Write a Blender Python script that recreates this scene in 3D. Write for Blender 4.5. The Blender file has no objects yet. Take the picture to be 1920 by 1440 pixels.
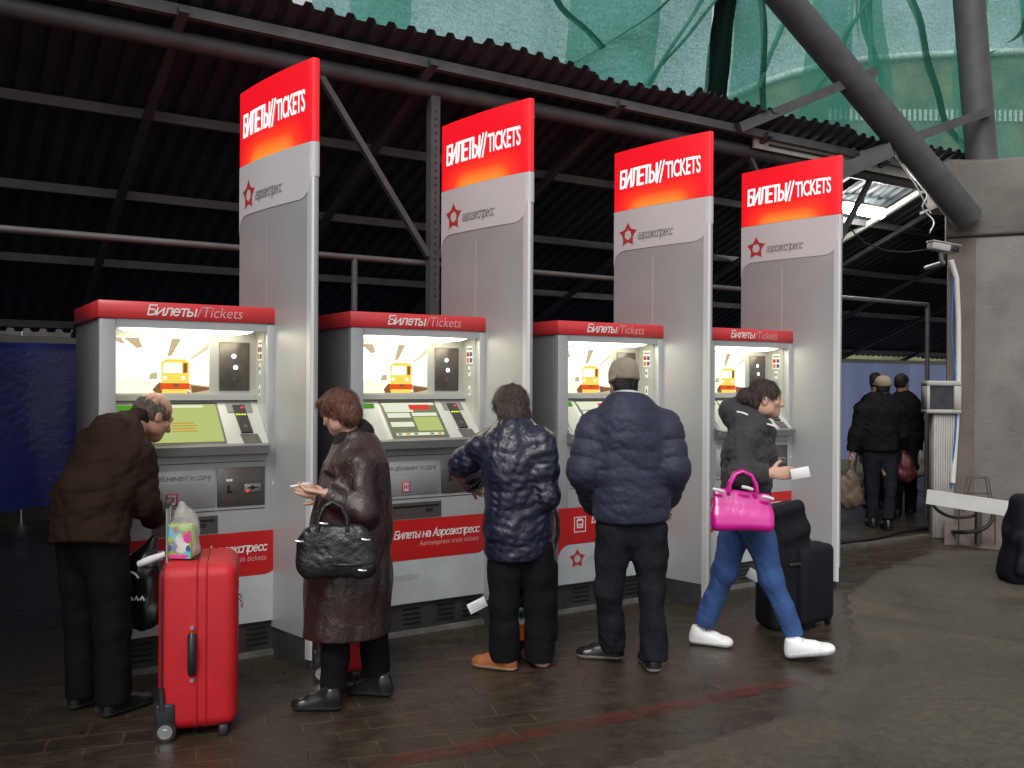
import bpy, bmesh, math, random
import numpy as np
from mathutils import Vector, Matrix
R = math.radians
PI = math.pi
random.seed(5)
rng = np.random.RandomState(5)
S = bpy.context.scene
COL = S.collection

# ------------------------------------------------------------------ camera
HC = 1.57; FPX = 1750.0; PITCH = -0.003; ROLL = 0.006
cam_d = bpy.data.cameras.new('camera'); cam = bpy.data.objects.new('camera', cam_d); COL.objects.link(cam)
cam_d.sensor_fit = 'HORIZONTAL'; cam_d.sensor_width = 36.0; cam_d.lens = 36.0 * FPX / 1920.0
cam_d.clip_start = 0.05; cam_d.clip_end = 2000
cam.matrix_world = Matrix.Translation((0, 0, HC)) @ Matrix.Rotation(PI / 2 + PITCH, 4, 'X') @ Matrix.Rotation(ROLL, 4, 'Z')
S.camera = cam
# ------------------------------------------------------------------ world, sun, exposure
SUN_EL, SUN_ROT = R(48), R(194)
W = bpy.data.worlds.new('World'); S.world = W; W.use_nodes = True
wn = W.node_tree; wn.nodes.clear()
sky = wn.nodes.new('ShaderNodeTexSky'); sky.sky_type = 'NISHITA'; sky.sun_disc = False
sky.sun_elevation = SUN_EL; sky.sun_rotation = SUN_ROT; sky.dust_density = 3.0; sky.air_density = 1.0
hs = wn.nodes.new('ShaderNodeHueSaturation'); hs.inputs['Saturation'].default_value = 0.16
bg = wn.nodes.new('ShaderNodeBackground'); bg.inputs['Strength'].default_value = 0.15
wo = wn.nodes.new('ShaderNodeOutputWorld')
wn.links.new(sky.outputs[0], hs.inputs['Color']); wn.links.new(hs.outputs[0], bg.inputs[0]); wn.links.new(bg.outputs[0], wo.inputs[0])
sd = bpy.data.lights.new('sun', 'SUN'); sd.energy = 1.2; sd.angle = R(30); sd.color = (1.0, 0.96, 0.9)
so = bpy.data.objects.new('sun', sd); COL.objects.link(so)
# Blender sky: rotation 0 = +Y, clockwise seen from above
sdir = Vector((math.sin(SUN_ROT) * math.cos(SUN_EL), math.cos(SUN_ROT) * math.cos(SUN_EL), math.sin(SUN_EL)))
so.rotation_euler = sdir.to_track_quat('Z', 'Y').to_euler()
S.view_settings.view_transform = 'Standard'; S.view_settings.look = 'None'
S.view_settings.exposure = 0.0; S.view_settings.gamma = 1.0; S.view_settings.use_curve_mapping = False
S.cycles.max_bounces = 8; S.cycles.transparent_max_bounces = 16
S.cycles.use_denoising = True

# ------------------------------------------------------------------ frames of reference
TH = 0.5697                                    # the machines stand in a row running away to the right
U = np.array([math.cos(TH), math.sin(TH), 0]); B = np.array([-math.sin(TH), math.cos(TH), 0])
Zv = np.array([0, 0, 1.0])
def row(t, d, z=0.0): return U * t + B * d + Zv * z
def at(px, py, Y):                             # a point Y metres ahead, seen in that direction
    x, y = px - 960, py - 720
    c, s = math.cos(ROLL), math.sin(ROLL)
    x, y = c * x + s * y, -s * x + c * y
    xx, uu = x / FPX, -y / FPX
    cp, sp = math.cos(PITCH), math.sin(PITCH)
    r = np.array([xx, cp - uu * sp, sp + uu * cp])
    return np.array([0, 0, HC]) + r * (Y / r[1])
def ground_at(px, py):
    a = at(px, py, 1.0); r = a - np.array([0, 0, HC]); return np.array([0, 0, HC]) - r * (HC / r[2])

# ------------------------------------------------------------------ object helpers
def new_obj(name, me, parent=None, loc=None, rot=None):
    o = bpy.data.objects.new(name, me); COL.objects.link(o)
    if loc is not None: o.location = tuple(loc)
    if rot is not None: o.rotation_euler = rot
    if parent is not None: o.parent = parent
    return o
def tag(o, label=None, cat=None, group=None, kind=None):
    if label: o['label'] = label
    if cat: o['category'] = cat
    if group: o['group'] = group
    if kind: o['kind'] = kind
    return o
def thing(name, label, cat, loc=(0, 0, 0), rz=0.0, group=None):
    o = new_obj(name, None, None, loc, (0, 0, rz)); o.empty_display_size = 0.1
    return tag(o, label, cat, group)
def copy_tree(o, parent=None):
    c = o.copy(); COL.objects.link(c); c.parent = parent
    for ch in list(o.children): copy_tree(ch, c)
    return c

class MB:
    """collects shapes with materials, builds one mesh"""
    def __init__(s): s.v = []; s.f = []; s.m = []; s.sm = []
    def add(s, v, f, mi=0, smooth=False):
        n = len(s.v); s.v += [tuple(map(float, p)) for p in v]
        for q in f: s.f.append(tuple(i + n for i in q)); s.m.append(mi); s.sm.append(smooth)
        return s
    def box(s, lo, hi, mi=0, M=None):
        x0, y0, z0 = lo; x1, y1, z1 = hi
        v = [(x0, y0, z0), (x1, y0, z0), (x1, y1, z0), (x0, y1, z0), (x0, y0, z1), (x1, y0, z1), (x1, y1, z1), (x0, y1, z1)]
        if M is not None: v = [M @ Vector(p) for p in v]
        return s.add(v, [(0, 3, 2, 1), (4, 5, 6, 7), (0, 1, 5, 4), (1, 2, 6, 5), (2, 3, 7, 6), (3, 0, 4, 7)], mi)
    def rbox(s, lo, hi, r=0.01, seg=2, mi=0, M=None):
        bm = bmesh.new(); bmesh.ops.create_cube(bm, size=1.0)
        for v in bm.verts:
            v.co = Vector([lo[i] + (v.co[i] + 0.5) * (hi[i] - lo[i]) for i in range(3)])
        bmesh.ops.bevel(bm, geom=list(bm.edges), offset=r, segments=seg, profile=0.5, affect='EDGES', clamp_overlap=True)
        if M is not None: bmesh.ops.transform(bm, matrix=M, verts=bm.verts)
        s.bm(bm, mi, True); return s
    def bm(s, bm, mi=0, smooth=True):
        bm.verts.index_update()
        s.add([v.co[:] for v in bm.verts], [tuple(v.index for v in f.verts) for f in bm.faces], mi, smooth); bm.free(); return s
    def tube(s, pts, r, n=10, mi=0, caps=True, closed=False):
        P = [np.array(p, float) for p in pts]; k = len(P)
        rr = r if hasattr(r, '__len__') else [r] * k
        V = []; up = None
        for i in range(k):
            if closed: t = P[(i + 1) % k] - P[i - 1]
            else: t = P[min(i + 1, k - 1)] - P[max(i - 1, 0)]
            t = t / (np.linalg.norm(t) + 1e-9)
            if up is None:
                up = np.array([0, 0, 1.0]) if abs(t[2]) < 0.9 else np.array([1.0, 0, 0])
            a = np.cross(t, up); a /= np.linalg.norm(a) + 1e-9; b = np.cross(a, t); up = b
            for j in range(n):
                an = 2 * PI * j / n
                V.append(P[i] + (a * math.cos(an) + b * math.sin(an)) * rr[i])
        Fc = []
        for i in range(k if closed else k - 1):
            i2 = (i + 1) % k
            for j in range(n):
                j2 = (j + 1) % n
                Fc.append((i * n + j, i2 * n + j, i2 * n + j2, i * n + j2))
        s.add(V, Fc, mi, True)
        if caps and not closed:
            s.add([V[j] for j in range(n)], [tuple(range(n))], mi); s.add([V[(k - 1) * n + j] for j in range(n)], [tuple(range(n - 1, -1, -1))], mi)
        return s
    def bar(s, a, b, w, h, mi=0, up=(0, 0, 1)):
        a = np.array(a, float); b = np.array(b, float); t = b - a; t /= np.linalg.norm(t)
        up = np.array(up, float); x = np.cross(t, up); x /= np.linalg.norm(x); z = np.cross(x, t)
        V = [p + x * sx * w / 2 + z * sz * h / 2 for p in (a, b) for sx, sz in ((-1, -1), (1, -1), (1, 1), (-1, 1))]
        return s.add(V, [(0, 1, 2, 3), (7, 6, 5, 4), (0, 4, 5, 1), (1, 5, 6, 2), (2, 6, 7, 3), (3, 7, 4, 0)], mi)
    def disc(s, c, ax, r, depth, n=24, mi=0):
        c = np.array(c, float); ax = np.array(ax, float); ax /= np.linalg.norm(ax)
        return s.tube([c - ax * depth / 2, c + ax * depth / 2], r, n, mi)
    def build(s, name, mats, parent=None, loc=None, rot=None, label=None):
        me = bpy.data.meshes.new(name); me.from_pydata(s.v, [], s.f)
        for m in (mats if isinstance(mats, (list, tuple)) else [mats]): me.materials.append(m)
        me.polygons.foreach_set('material_index', s.m); me.polygons.foreach_set('use_smooth', s.sm); me.update()
        o = new_obj(name, me, parent, loc, rot)
        if label: o['label'] = label
        return o

_TC = {}
def text_shape(body, w, h, shear=0.0, bold=0.0, spacing=1.0):
    """outline of the words as flat verts (0..w, 0..h) and faces"""
    key = (body, shear, bold, spacing)
    if key not in _TC:
        c = bpy.data.curves.new('lettering', 'FONT'); c.body = body; c.shear = shear; c.offset = bold; c.space_character = spacing
        c.resolution_u = 3
        o = bpy.data.objects.new('lettering', c); COL.objects.link(o)
        dg = bpy.context.evaluated_depsgraph_get(); dg.update()
        me = bpy.data.meshes.new_from_object(o.evaluated_get(dg))
        V = np.array([v.co[:] for v in me.vertices])[:, :2]; Fc = [tuple(p.vertices) for p in me.polygons]
        bpy.data.objects.remove(o); bpy.data.meshes.remove(me); bpy.data.curves.remove(c)
        _TC[key] = (V, Fc)
    V, Fc = _TC[key]; lo = V.min(0); hi = V.max(0)
    return (V - lo) / (hi - lo) * np.array([w, h]), Fc
def put_text(mb, body, x, z, w, h, y=-0.003, mi=0, **k):
    V, Fc = text_shape(body, w, h, **k)
    mb.add([(x + p[0], y, z + p[1]) for p in V], Fc, mi)

def arc(cx, cz, rx, rz, a0, a1, n=8):
    return [(cx + rx * math.cos(R(a0 + (a1 - a0) * i / n)), cz + rz * math.sin(R(a0 + (a1 - a0) * i / n))) for i in range(n + 1)]
XH = 0.72
def _glyphs():
    X = XH; h = X / 2; g = {}
    g['Б'] = (.62, [[(.54, 1), (0.03, 1), (.03, 0), (.28, 0)] + arc(.30, .28, .26, .28, -80, 90) + [(.03, .56)]])
    g['И'] = (.76, [[(.04, 1), (.04, 0)], [(.05, .06), (.63, .94)], [(.64, 1), (.64, 0)]])
    g['Л'] = (.72, [[(0, 0), (.10, .03), (.17, .3), (.20, 1), (.62, 1), (.62, 0)]])
    g['Е'] = (.58, [[(.50, 1), (.03, 1), (.03, 0), (.50, 0)], [(.03, .52), (.46, .52)]])
    g['Т'] = (.62, [[(0, 1), (.58, 1)], [(.29, 1), (.29, 0)]])
    g['Ы'] = (.86, [[(.03, 1), (.03, 0), (.26, 0)] + arc(.27, .28, .22, .28, -80, 90) + [(.03, .56)], [(.74, 1), (.74, 0)]])
    g['В'] = (.64, [[(.03, 0), (.03, 1), (.28, 1)] + arc(.28, .77, .22, .23, 80, -90) + arc(.30, .27, .25, .27, 90, -90) + [(.03, 0)], [(.03, .54), (.28, .54)]])
    g['А'] = (.72, [[(0, 0), (.32, 1), (.64, 0)], [(.12, .34), (.52, .34)]])
    g['и'] = (.62, [[(.03, X), (.03, 0)], [(.04, .05), (.51, X - .05)], [(.52, X), (.52, 0)]])
    g['л'] = (.60, [[(0, 0), (.08, .03), (.14, .25), (.16, X), (.51, X), (.51, 0)]])
    g['е'] = (.58, [[(.03, h + .02), (.50, h + .02)] + arc(.265, h, .235, h, 5, 315)])
    g['т'] = (.52, [[(0, X), (.47, X)], [(.235, X), (.235, 0)]])
    g['ы'] = (.74, [[(.03, X), (.03, 0), (.20, 0)] + arc(.21, .21, .19, .21, -80, 90) + [(.03, .42)], [(.62, X), (.62, 0)]])
    g['ь'] = (.50, [[(.03, X), (.03, 0), (.20, 0)] + arc(.21, .21, .20, .21, -80, 90) + [(.03, .42)]])
    g['а'] = (.58, [arc(.25, X - .22, .21, .22, 150, 20, 6) + [(.47, .5), (.47, 0)], [(.47, .40), (.25, .40)] + arc(.23, .20, .20, .20, 90, 330)])
    g['э'] = (.54, [arc(.20, h, .25, h, 130, -130), [(.12, h), (.44, h)]])
    g['р'] = (.60, [[(.03, X), (.03, -.28)], arc(.28, h, .24, h, 165, -165, 14)])
    g['о'] = (.60, [arc(.28, h, .25, h, 0, 350, 16) + [(.53, h)]])
    g['к'] = (.54, [[(.03, X), (.03, 0)], [(.46, X), (.08, h), (.48, 0)]])
    g['с'] = (.52, [arc(.28, h, .25, h, 45, 315)])
    g['п'] = (.60, [[(.03, 0), (.03, X), (.50, X), (.50, 0)]])
    g['н'] = (.60, [[(.03, 0), (.03, X)], [(.50, 0), (.50, X)], [(.03, h), (.50, h)]])
    g['з'] = (.50, [arc(.20, X - .17, .20, .17, 140, -90, 7) + arc(.20, .19, .23, .19, 90, -140, 7)])
    g['м'] = (.72, [[(.03, 0), (.03, X), (.31, .12), (.59, X), (.59, 0)]])
    g['б'] = (.60, [arc(.28, .33, .25, .33, 110, 460, 14), [(.04, .35), (.06, .75), (.25, .92), (.48, 1)]])
    g['д'] = (.64, [[(.10, .02), (.17, .3), (.18, X), (.48, X), (.48, .02)], [(0, -.14), (0, .02), (.58, .02), (.58, -.14)]])
    g['ч'] = (.54, [[(.03, X), (.03, .45), (.15, .32), (.44, .34)], [(.44, X), (.44, 0)]])
    g['у'] = (.54, [[(0, X), (.25, 0)], [(.48, X), (.20, -.16), (.02, -.26)]])
    g['/'] = (.40, [[(0, -.08), (.30, 1.06)]]); g[' '] = (.32, [])
    return g
GLYPH = _glyphs()
def stroke_text(mb, body, w, h, place, mi=0, thick=0.1, shear=0.0):
    """letters drawn as mitred pen strokes; thick is a fraction of the cap height h"""
    tot = sum(GLYPH[c][0] for c in body); sx = w / tot; x0 = 0.0; k = 0; hw = thick * h / 2
    for c in body:
        adv, lines = GLYPH[c]
        for ln in lines:
            P = [np.array([(x0 + x) * sx + shear * z * h, z * h]) for x, z in ln]; V = []
            Q = [P[0]] + [b for a, b in zip(P[:-1], P[1:]) if np.linalg.norm(b - a) > 1e-6]; n = len(Q)
            for i in range(n):
                d0 = Q[i] - Q[max(i - 1, 0)]; d1 = Q[min(i + 1, n - 1)] - Q[i]
                d0 = d0 / (np.linalg.norm(d0) + 1e-12) if i else d1 / np.linalg.norm(d1); d1 = d1 / np.linalg.norm(d1) if i < n - 1 else d0
                m = np.array([-(d0 + d1)[1], (d0 + d1)[0]]); m = m / (np.linalg.norm(m) + 1e-9); cs = max(0.35, m @ np.array([-d1[1], d1[0]]))
                e = -d1 * hw if i == 0 else (d0 * hw if i == n - 1 else 0)
                for sg in (-1, 1): V.append(Q[i] + m * sg * hw / cs + e)
            mb.add([place(p[0], p[1], k) for p in V], [(2 * i, 2 * i + 2, 2 * i + 3, 2 * i + 1) for i in range(n - 1)], mi); k = (k + 1) % 8
        x0 += adv
def put_ru(mb, body, x, z, w, h, y=-0.003, mi=0, **k):
    stroke_text(mb, body, w, h, lambda a, b, i: (x + a, y - 0.00012 * i, z + b), mi, **k)

def star_shape(Rr):
    """five little arrowheads flying outwards, joined as a star: quads in 2D"""
    quads = []
    def seg(a, b, w0, w1):
        a = np.array(a); b = np.array(b); d = b - a; n = np.array([-d[1], d[0]]) / (np.linalg.norm(d) + 1e-9)
        quads.append([a - n * w0, b - n * w1, b + n * w1, a + n * w0])
    for k in range(5):
        an = PI / 2 + k * 2 * PI / 5
        e = np.array([math.cos(an), math.sin(an)]); n = np.array([-e[1], e[0]])
        seg(e * Rr, e * 0.34 * Rr, 0.02 * Rr, 0.10 * Rr)
        for sg in (-1, 1):
            seg(e * 0.86 * Rr, e * 0.34 * Rr + n * sg * 0.27 * Rr, 0.035 * Rr, 0.10 * Rr)
            seg(e * 0.36 * Rr + n * sg * 0.30 * Rr, e * 0.46 * Rr + n * sg * 0.12 * Rr, 0.09 * Rr, 0.04 * Rr)
    return quads

# ------------------------------------------------------------------ materials
def srgb(r, g, b):
    return tuple(((c / 255) / 12.92 if c / 255 <= 0.04045 else ((c / 255 + 0.055) / 1.055) ** 2.4) for c in (r, g, b))
def mat(name, col, rough=0.5, metal=0.0, var=0.15, scale=8.0, bump=0.0, bscale=None, spec=0.5, coat=0.0, stretch=None, detail=5.0, rvar=0.0, emit=None, estr=0.0, trans=0.0, sheen=0.0):
    m = bpy.data.materials.new(name); m.use_nodes = True; nt = m.node_tree
    p = nt.nodes['Principled BSDF']
    p.inputs['Roughness'].default_value = rough; p.inputs['Metallic'].default_value = metal
    p.inputs['Specular IOR Level'].default_value = spec; p.inputs['Coat Weight'].default_value = coat
    p.inputs['Transmission Weight'].default_value = trans
    if sheen: p.inputs['Sheen Weight'].default_value = sheen
    tc = nt.nodes.new('ShaderNodeTexCoord'); mp = nt.nodes.new('ShaderNodeMapping')
    nt.links.new(tc.outputs['Object'], mp.inputs[0])
    if stretch: mp.inputs['Scale'].default_value = stretch
    nz = nt.nodes.new('ShaderNodeTexNoise'); nz.inputs['Scale'].default_value = scale; nz.inputs['Detail'].default_value = detail
    nt.links.new(mp.outputs[0], nz.inputs['Vector'])
    cr = nt.nodes.new('ShaderNodeValToRGB')
    c = np.array(col)
    cr.color_ramp.elements[0].position = 0.3; cr.color_ramp.elements[1].position = 0.7
    cr.color_ramp.elements[0].color = (*np.clip(c * (1 - var), 0, 1), 1); cr.color_ramp.elements[1].color = (*np.clip(c * (1 + var), 0, 1), 1)
    nt.links.new(nz.outputs[0], cr.inputs[0]); nt.links.new(cr.outputs[0], p.inputs['Base Color'])
    if rvar:
        mr = nt.nodes.new('ShaderNodeMapRange'); mr.inputs[3].default_value = max(0.02, rough - rvar); mr.inputs[4].default_value = min(1, rough + rvar)
        nt.links.new(nz.outputs[0], mr.inputs[0]); nt.links.new(mr.outputs[0], p.inputs['Roughness'])
    if bump:
        nb = nt.nodes.new('ShaderNodeTexNoise'); nb.inputs['Scale'].default_value = bscale or scale * 4; nb.inputs['Detail'].default_value = 6
        nt.links.new(mp.outputs[0], nb.inputs['Vector'])
        b = nt.nodes.new('ShaderNodeBump'); b.inputs['Strength'].default_value = bump; b.inputs['Distance'].default_value = 0.02
        nt.links.new(nb.outputs[0], b.inputs['Height']); nt.links.new(b.outputs[0], p.inputs['Normal'])
    if emit is not None:
        p.inputs['Emission Color'].default_value = (*emit, 1); p.inputs['Emission Strength'].default_value = estr
    return m
def glow(name, col, strength):
    m = bpy.data.materials.new(name); m.use_nodes = True; nt = m.node_tree; nt.nodes.remove(nt.nodes['Principled BSDF'])
    e = nt.nodes.new('ShaderNodeEmission'); e.inputs[0].default_value = (*col, 1); e.inputs[1].default_value = strength
    nt.links.new(e.outputs[0], nt.nodes['Material Output'].inputs[0]); return m

M = {}
M['silver'] = mat('silver_paint', (0.43, 0.445, 0.45), 0.36, 0.3, 0.12, 3.5, 0.02, 220, rvar=0.06)
M['silver_dark'] = mat('dark_silver_paint', (0.40, 0.405, 0.41), 0.36, 0.25, 0.06, 2.5, 0.02, 220, rvar=0.06)
M['side_grey'] = mat('side_panel_grey', (0.20, 0.20, 0.21), 0.4, 0.2, 0.06, 4, 0.02, 200)
M['console'] = mat('console_grey', (0.48, 0.49, 0.46), 0.4, 0.2, 0.05, 5, 0.02, 200)
M['lip'] = mat('console_lip', (0.20, 0.205, 0.205), 0.45, 0.2, 0.06, 5)
M['label_grey'] = mat('light_label_grey', (0.60, 0.595, 0.61), 0.4, 0.1, 0.03, 3)
M['white_panel'] = mat('white_panel', (0.52, 0.56, 0.58), 0.38, 0.05, 0.10, 5, detail=8, rvar=0.1)
M['red_label'] = mat('red_label', (0.50, 0.016, 0.018), 0.35, 0, 0.06, 4)
M['red_header'] = mat('red_header', (0.64, 0.040, 0.046), 0.3, 0, 0.05, 4)
M['alu'] = mat('brushed_aluminium', (0.66, 0.67, 0.68), 0.45, 0.35, 0.04, 10, stretch=(1, 1, 0.1))
M['plinth'] = mat('dirty_plinth', (0.05, 0.048, 0.045), 0.5, 0.2, 0.35, 9, rvar=0.15)
M['plinth_strip'] = mat('floor_strip', (0.22, 0.22, 0.21), 0.5, 0.3, 0.3, 12)
M['black'] = mat('black_gap', (0.006, 0.006, 0.007), 0.6)
M['dark_panel'] = mat('dark_steel_panel', (0.13, 0.115, 0.105), 0.4, 0.5, 0.12, 30)
M['black_plastic'] = mat('black_plastic', (0.02, 0.02, 0.022), 0.35, 0, 0.2, 10)
M['white_letter'] = mat('white_letter', (0.80, 0.78, 0.78), 0.45, 0, 0.02)
M['grey_letter'] = mat('grey_letter', (0.22, 0.22, 0.23), 0.5, 0, 0.02)
M['faint_letter'] = mat('faint_letter', (0.40, 0.43, 0.44), 0.5, 0, 0.02)
M['pink_letter'] = mat('pink_letter', (0.72, 0.36, 0.36), 0.5, 0, 0.02)
M['red_mark'] = mat('red_mark', (0.45, 0.03, 0.03), 0.5, 0, 0.05)
M['sticker'] = mat('white_sticker', (0.8, 0.8, 0.78), 0.4, 0, 0.02)
M['blue_mark'] = mat('blue_mark', (0.04, 0.07, 0.25), 0.5)
M['amber_mark'] = mat('amber_mark', (0.7, 0.25, 0.03), 0.5)
M['lamp_strip'] = glow('lamp_strip', (1.0, 0.94, 0.72), 8.0)
M['led_white'] = glow('led_white', (0.85, 1.0, 0.95), 2.0)
M['led_red'] = glow('led_red', (1.0, 0.03, 0.05), 2.0)
M['led_yellow'] = glow('led_yellow', (0.85, 1.0, 0.05), 1.2)
M['led_green'] = glow('led_green', (0.12, 0.5, 0.04), 0.6)
M['sign_letter'] = glow('sign_letter', (1.0, 0.97, 0.97), 1.35)
M['pic_white'] = glow('picture_white', (1.0, 0.94, 0.74), 2.4)
M['pic_cream'] = glow('picture_cream', (1.0, 0.90, 0.62), 1.35)
M['pic_orange'] = glow('picture_orange', (1.0, 0.58, 0.10), 1.3)
M['pic_red'] = glow('picture_red', (0.80, 0.10, 0.02), 1.0)
M['pic_grey'] = glow('picture_grey', (0.62, 0.50, 0.30), 1.0)
M['pic_dark'] = glow('picture_dark', (0.26, 0.13, 0.06), 0.9)
M['scr_green'] = glow('screen_green', (0.50, 0.58, 0.20), 0.95)
M['scr_pale'] = glow('screen_pale', (0.85, 0.88, 0.68), 0.95)
M['scr_olive'] = glow('screen_olive', (0.24, 0.27, 0.16), 0.8)
M['scr_red'] = glow('screen_red', (0.80, 0.07, 0.04), 0.9)
M['scr_orange'] = glow('screen_orange', (0.72, 0.38, 0.06), 0.8)

def lightbox_mat():                            # lit red acrylic: the tube in the box sits near its lower edge
    m = bpy.data.materials.new('lit_red_acrylic'); m.use_nodes = True; nt = m.node_tree
    p = nt.nodes['Principled BSDF']; p.inputs['Base Color'].default_value = (0.35, 0.008, 0.012, 1); p.inputs['Roughness'].default_value = 0.3
    tc = nt.nodes.new('ShaderNodeTexCoord'); sx = nt.nodes.new('ShaderNodeSeparateXYZ'); nt.links.new(tc.outputs['Object'], sx.inputs[0])
    # distance from the tube line (y from -0.30 to 0.38, z = 2.93)
    d1 = nt.nodes.new('ShaderNodeMapRange'); d1.interpolation_type = 'SMOOTHSTEP'
    d1.inputs[1].default_value = 2.84; d1.inputs[2].default_value = 3.07; d1.inputs[3].default_value = 1.0; d1.inputs[4].default_value = 0.0
    nt.links.new(sx.outputs[2], d1.inputs[0])
    e1 = nt.nodes.new('ShaderNodeMapRange'); e1.interpolation_type = 'SMOOTHSTEP'
    e1.inputs[1].default_value = -0.37; e1.inputs[2].default_value = -0.08; nt.links.new(sx.outputs[1], e1.inputs[0])
    e2 = nt.nodes.new('ShaderNodeMapRange'); e2.interpolation_type = 'SMOOTHSTEP'
    e2.inputs[1].default_value = 0.52; e2.inputs[2].default_value = 0.18; nt.links.new(sx.outputs[1], e2.inputs[0])
    mu = nt.nodes.new('ShaderNodeMath'); mu.operation = 'MULTIPLY'; nt.links.new(d1.outputs[0], mu.inputs[0]); nt.links.new(e1.outputs[0], mu.inputs[1])
    mu2 = nt.nodes.new('ShaderNodeMath'); mu2.operation = 'MULTIPLY'; nt.links.new(mu.outputs[0], mu2.inputs[0]); nt.links.new(e2.outputs[0], mu2.inputs[1])
    cr = nt.nodes.new('ShaderNodeValToRGB'); cr.color_ramp.elements[0].color = (0.66, 0.004, 0.012, 1); cr.color_ramp.elements[1].color = (1.0, 0.30, 0.03, 1)
    el = cr.color_ramp.elements.new(0.45); el.color = (0.86, 0.05, 0.012, 1)
    nt.links.new(mu2.outputs[0], cr.inputs[0]); nt.links.new(cr.outputs[0], p.inputs['Emission Color']); p.inputs['Emission Strength'].default_value = 1.0
    return m
M['lightbox'] = lightbox_mat()

M['steel'] = mat('painted_steel', (0.074, 0.076, 0.079), 0.55, 0.1, 0.2, 6, 0.1, 60)
M['purlin'] = mat('primed_purlin', (0.115, 0.118, 0.120), 0.55, 0.1, 0.2, 6, 0.1, 60)
M['rail'] = mat('galvanised_rail', (0.15, 0.145, 0.145), 0.45, 0.4, 0.15, 6)
M['sheet'] = mat('corrugated_sheet', (0.040, 0.052, 0.062), 0.6, 0.1, 0.25, 2.0, 0.05, 40)
M['tarp'] = mat('blue_tarpaulin', (0.022, 0.034, 0.24), 0.32, 0, 0.2, 4, 0.35, 14)
M['concrete'] = mat('stained_concrete', (0.19, 0.18, 0.165), 0.85, 0, 0.28, 2.2, 0.35, 35, detail=9)
M['concrete_cap'] = mat('grey_brown_concrete', (0.155, 0.142, 0.128), 0.85, 0, 0.3, 2.0, 0.3, 35, detail=9)
M['concrete_brown'] = mat('brown_concrete', (0.14, 0.115, 0.10), 0.85, 0, 0.25, 3, 0.3, 35, detail=9)
M['white_metal'] = mat('white_enamel', (0.62, 0.62, 0.60), 0.4, 0, 0.06, 6)
M['dirty_white'] = mat('dirty_white_plastic', (0.40, 0.39, 0.36), 0.5, 0, 0.12, 8)
M['cable_black'] = mat('black_rubber', (0.015, 0.014, 0.014), 0.6)
M['cable_blue'] = mat('blue_cable', (0.03, 0.13, 0.42), 0.5)
M['wire'] = mat('rusty_wire', (0.05, 0.04, 0.035), 0.6)
M['hill'] = mat('olive_cladding', (0.16, 0.17, 0.09), 0.9, 0, 0.5, 0.6, detail=8)
M['fascia'] = mat('pale_fascia', (0.75, 0.76, 0.74), 0.6, 0, 0.1, 4)
M['blocker_dark'] = mat('dark_blocker', (0.05, 0.047, 0.045), 0.9, 0, 0.2, 2)
M['glass_dark'] = mat('dark_screen_glass', (0.03, 0.035, 0.045), 0.15, 0, 0.3, 12)

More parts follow.
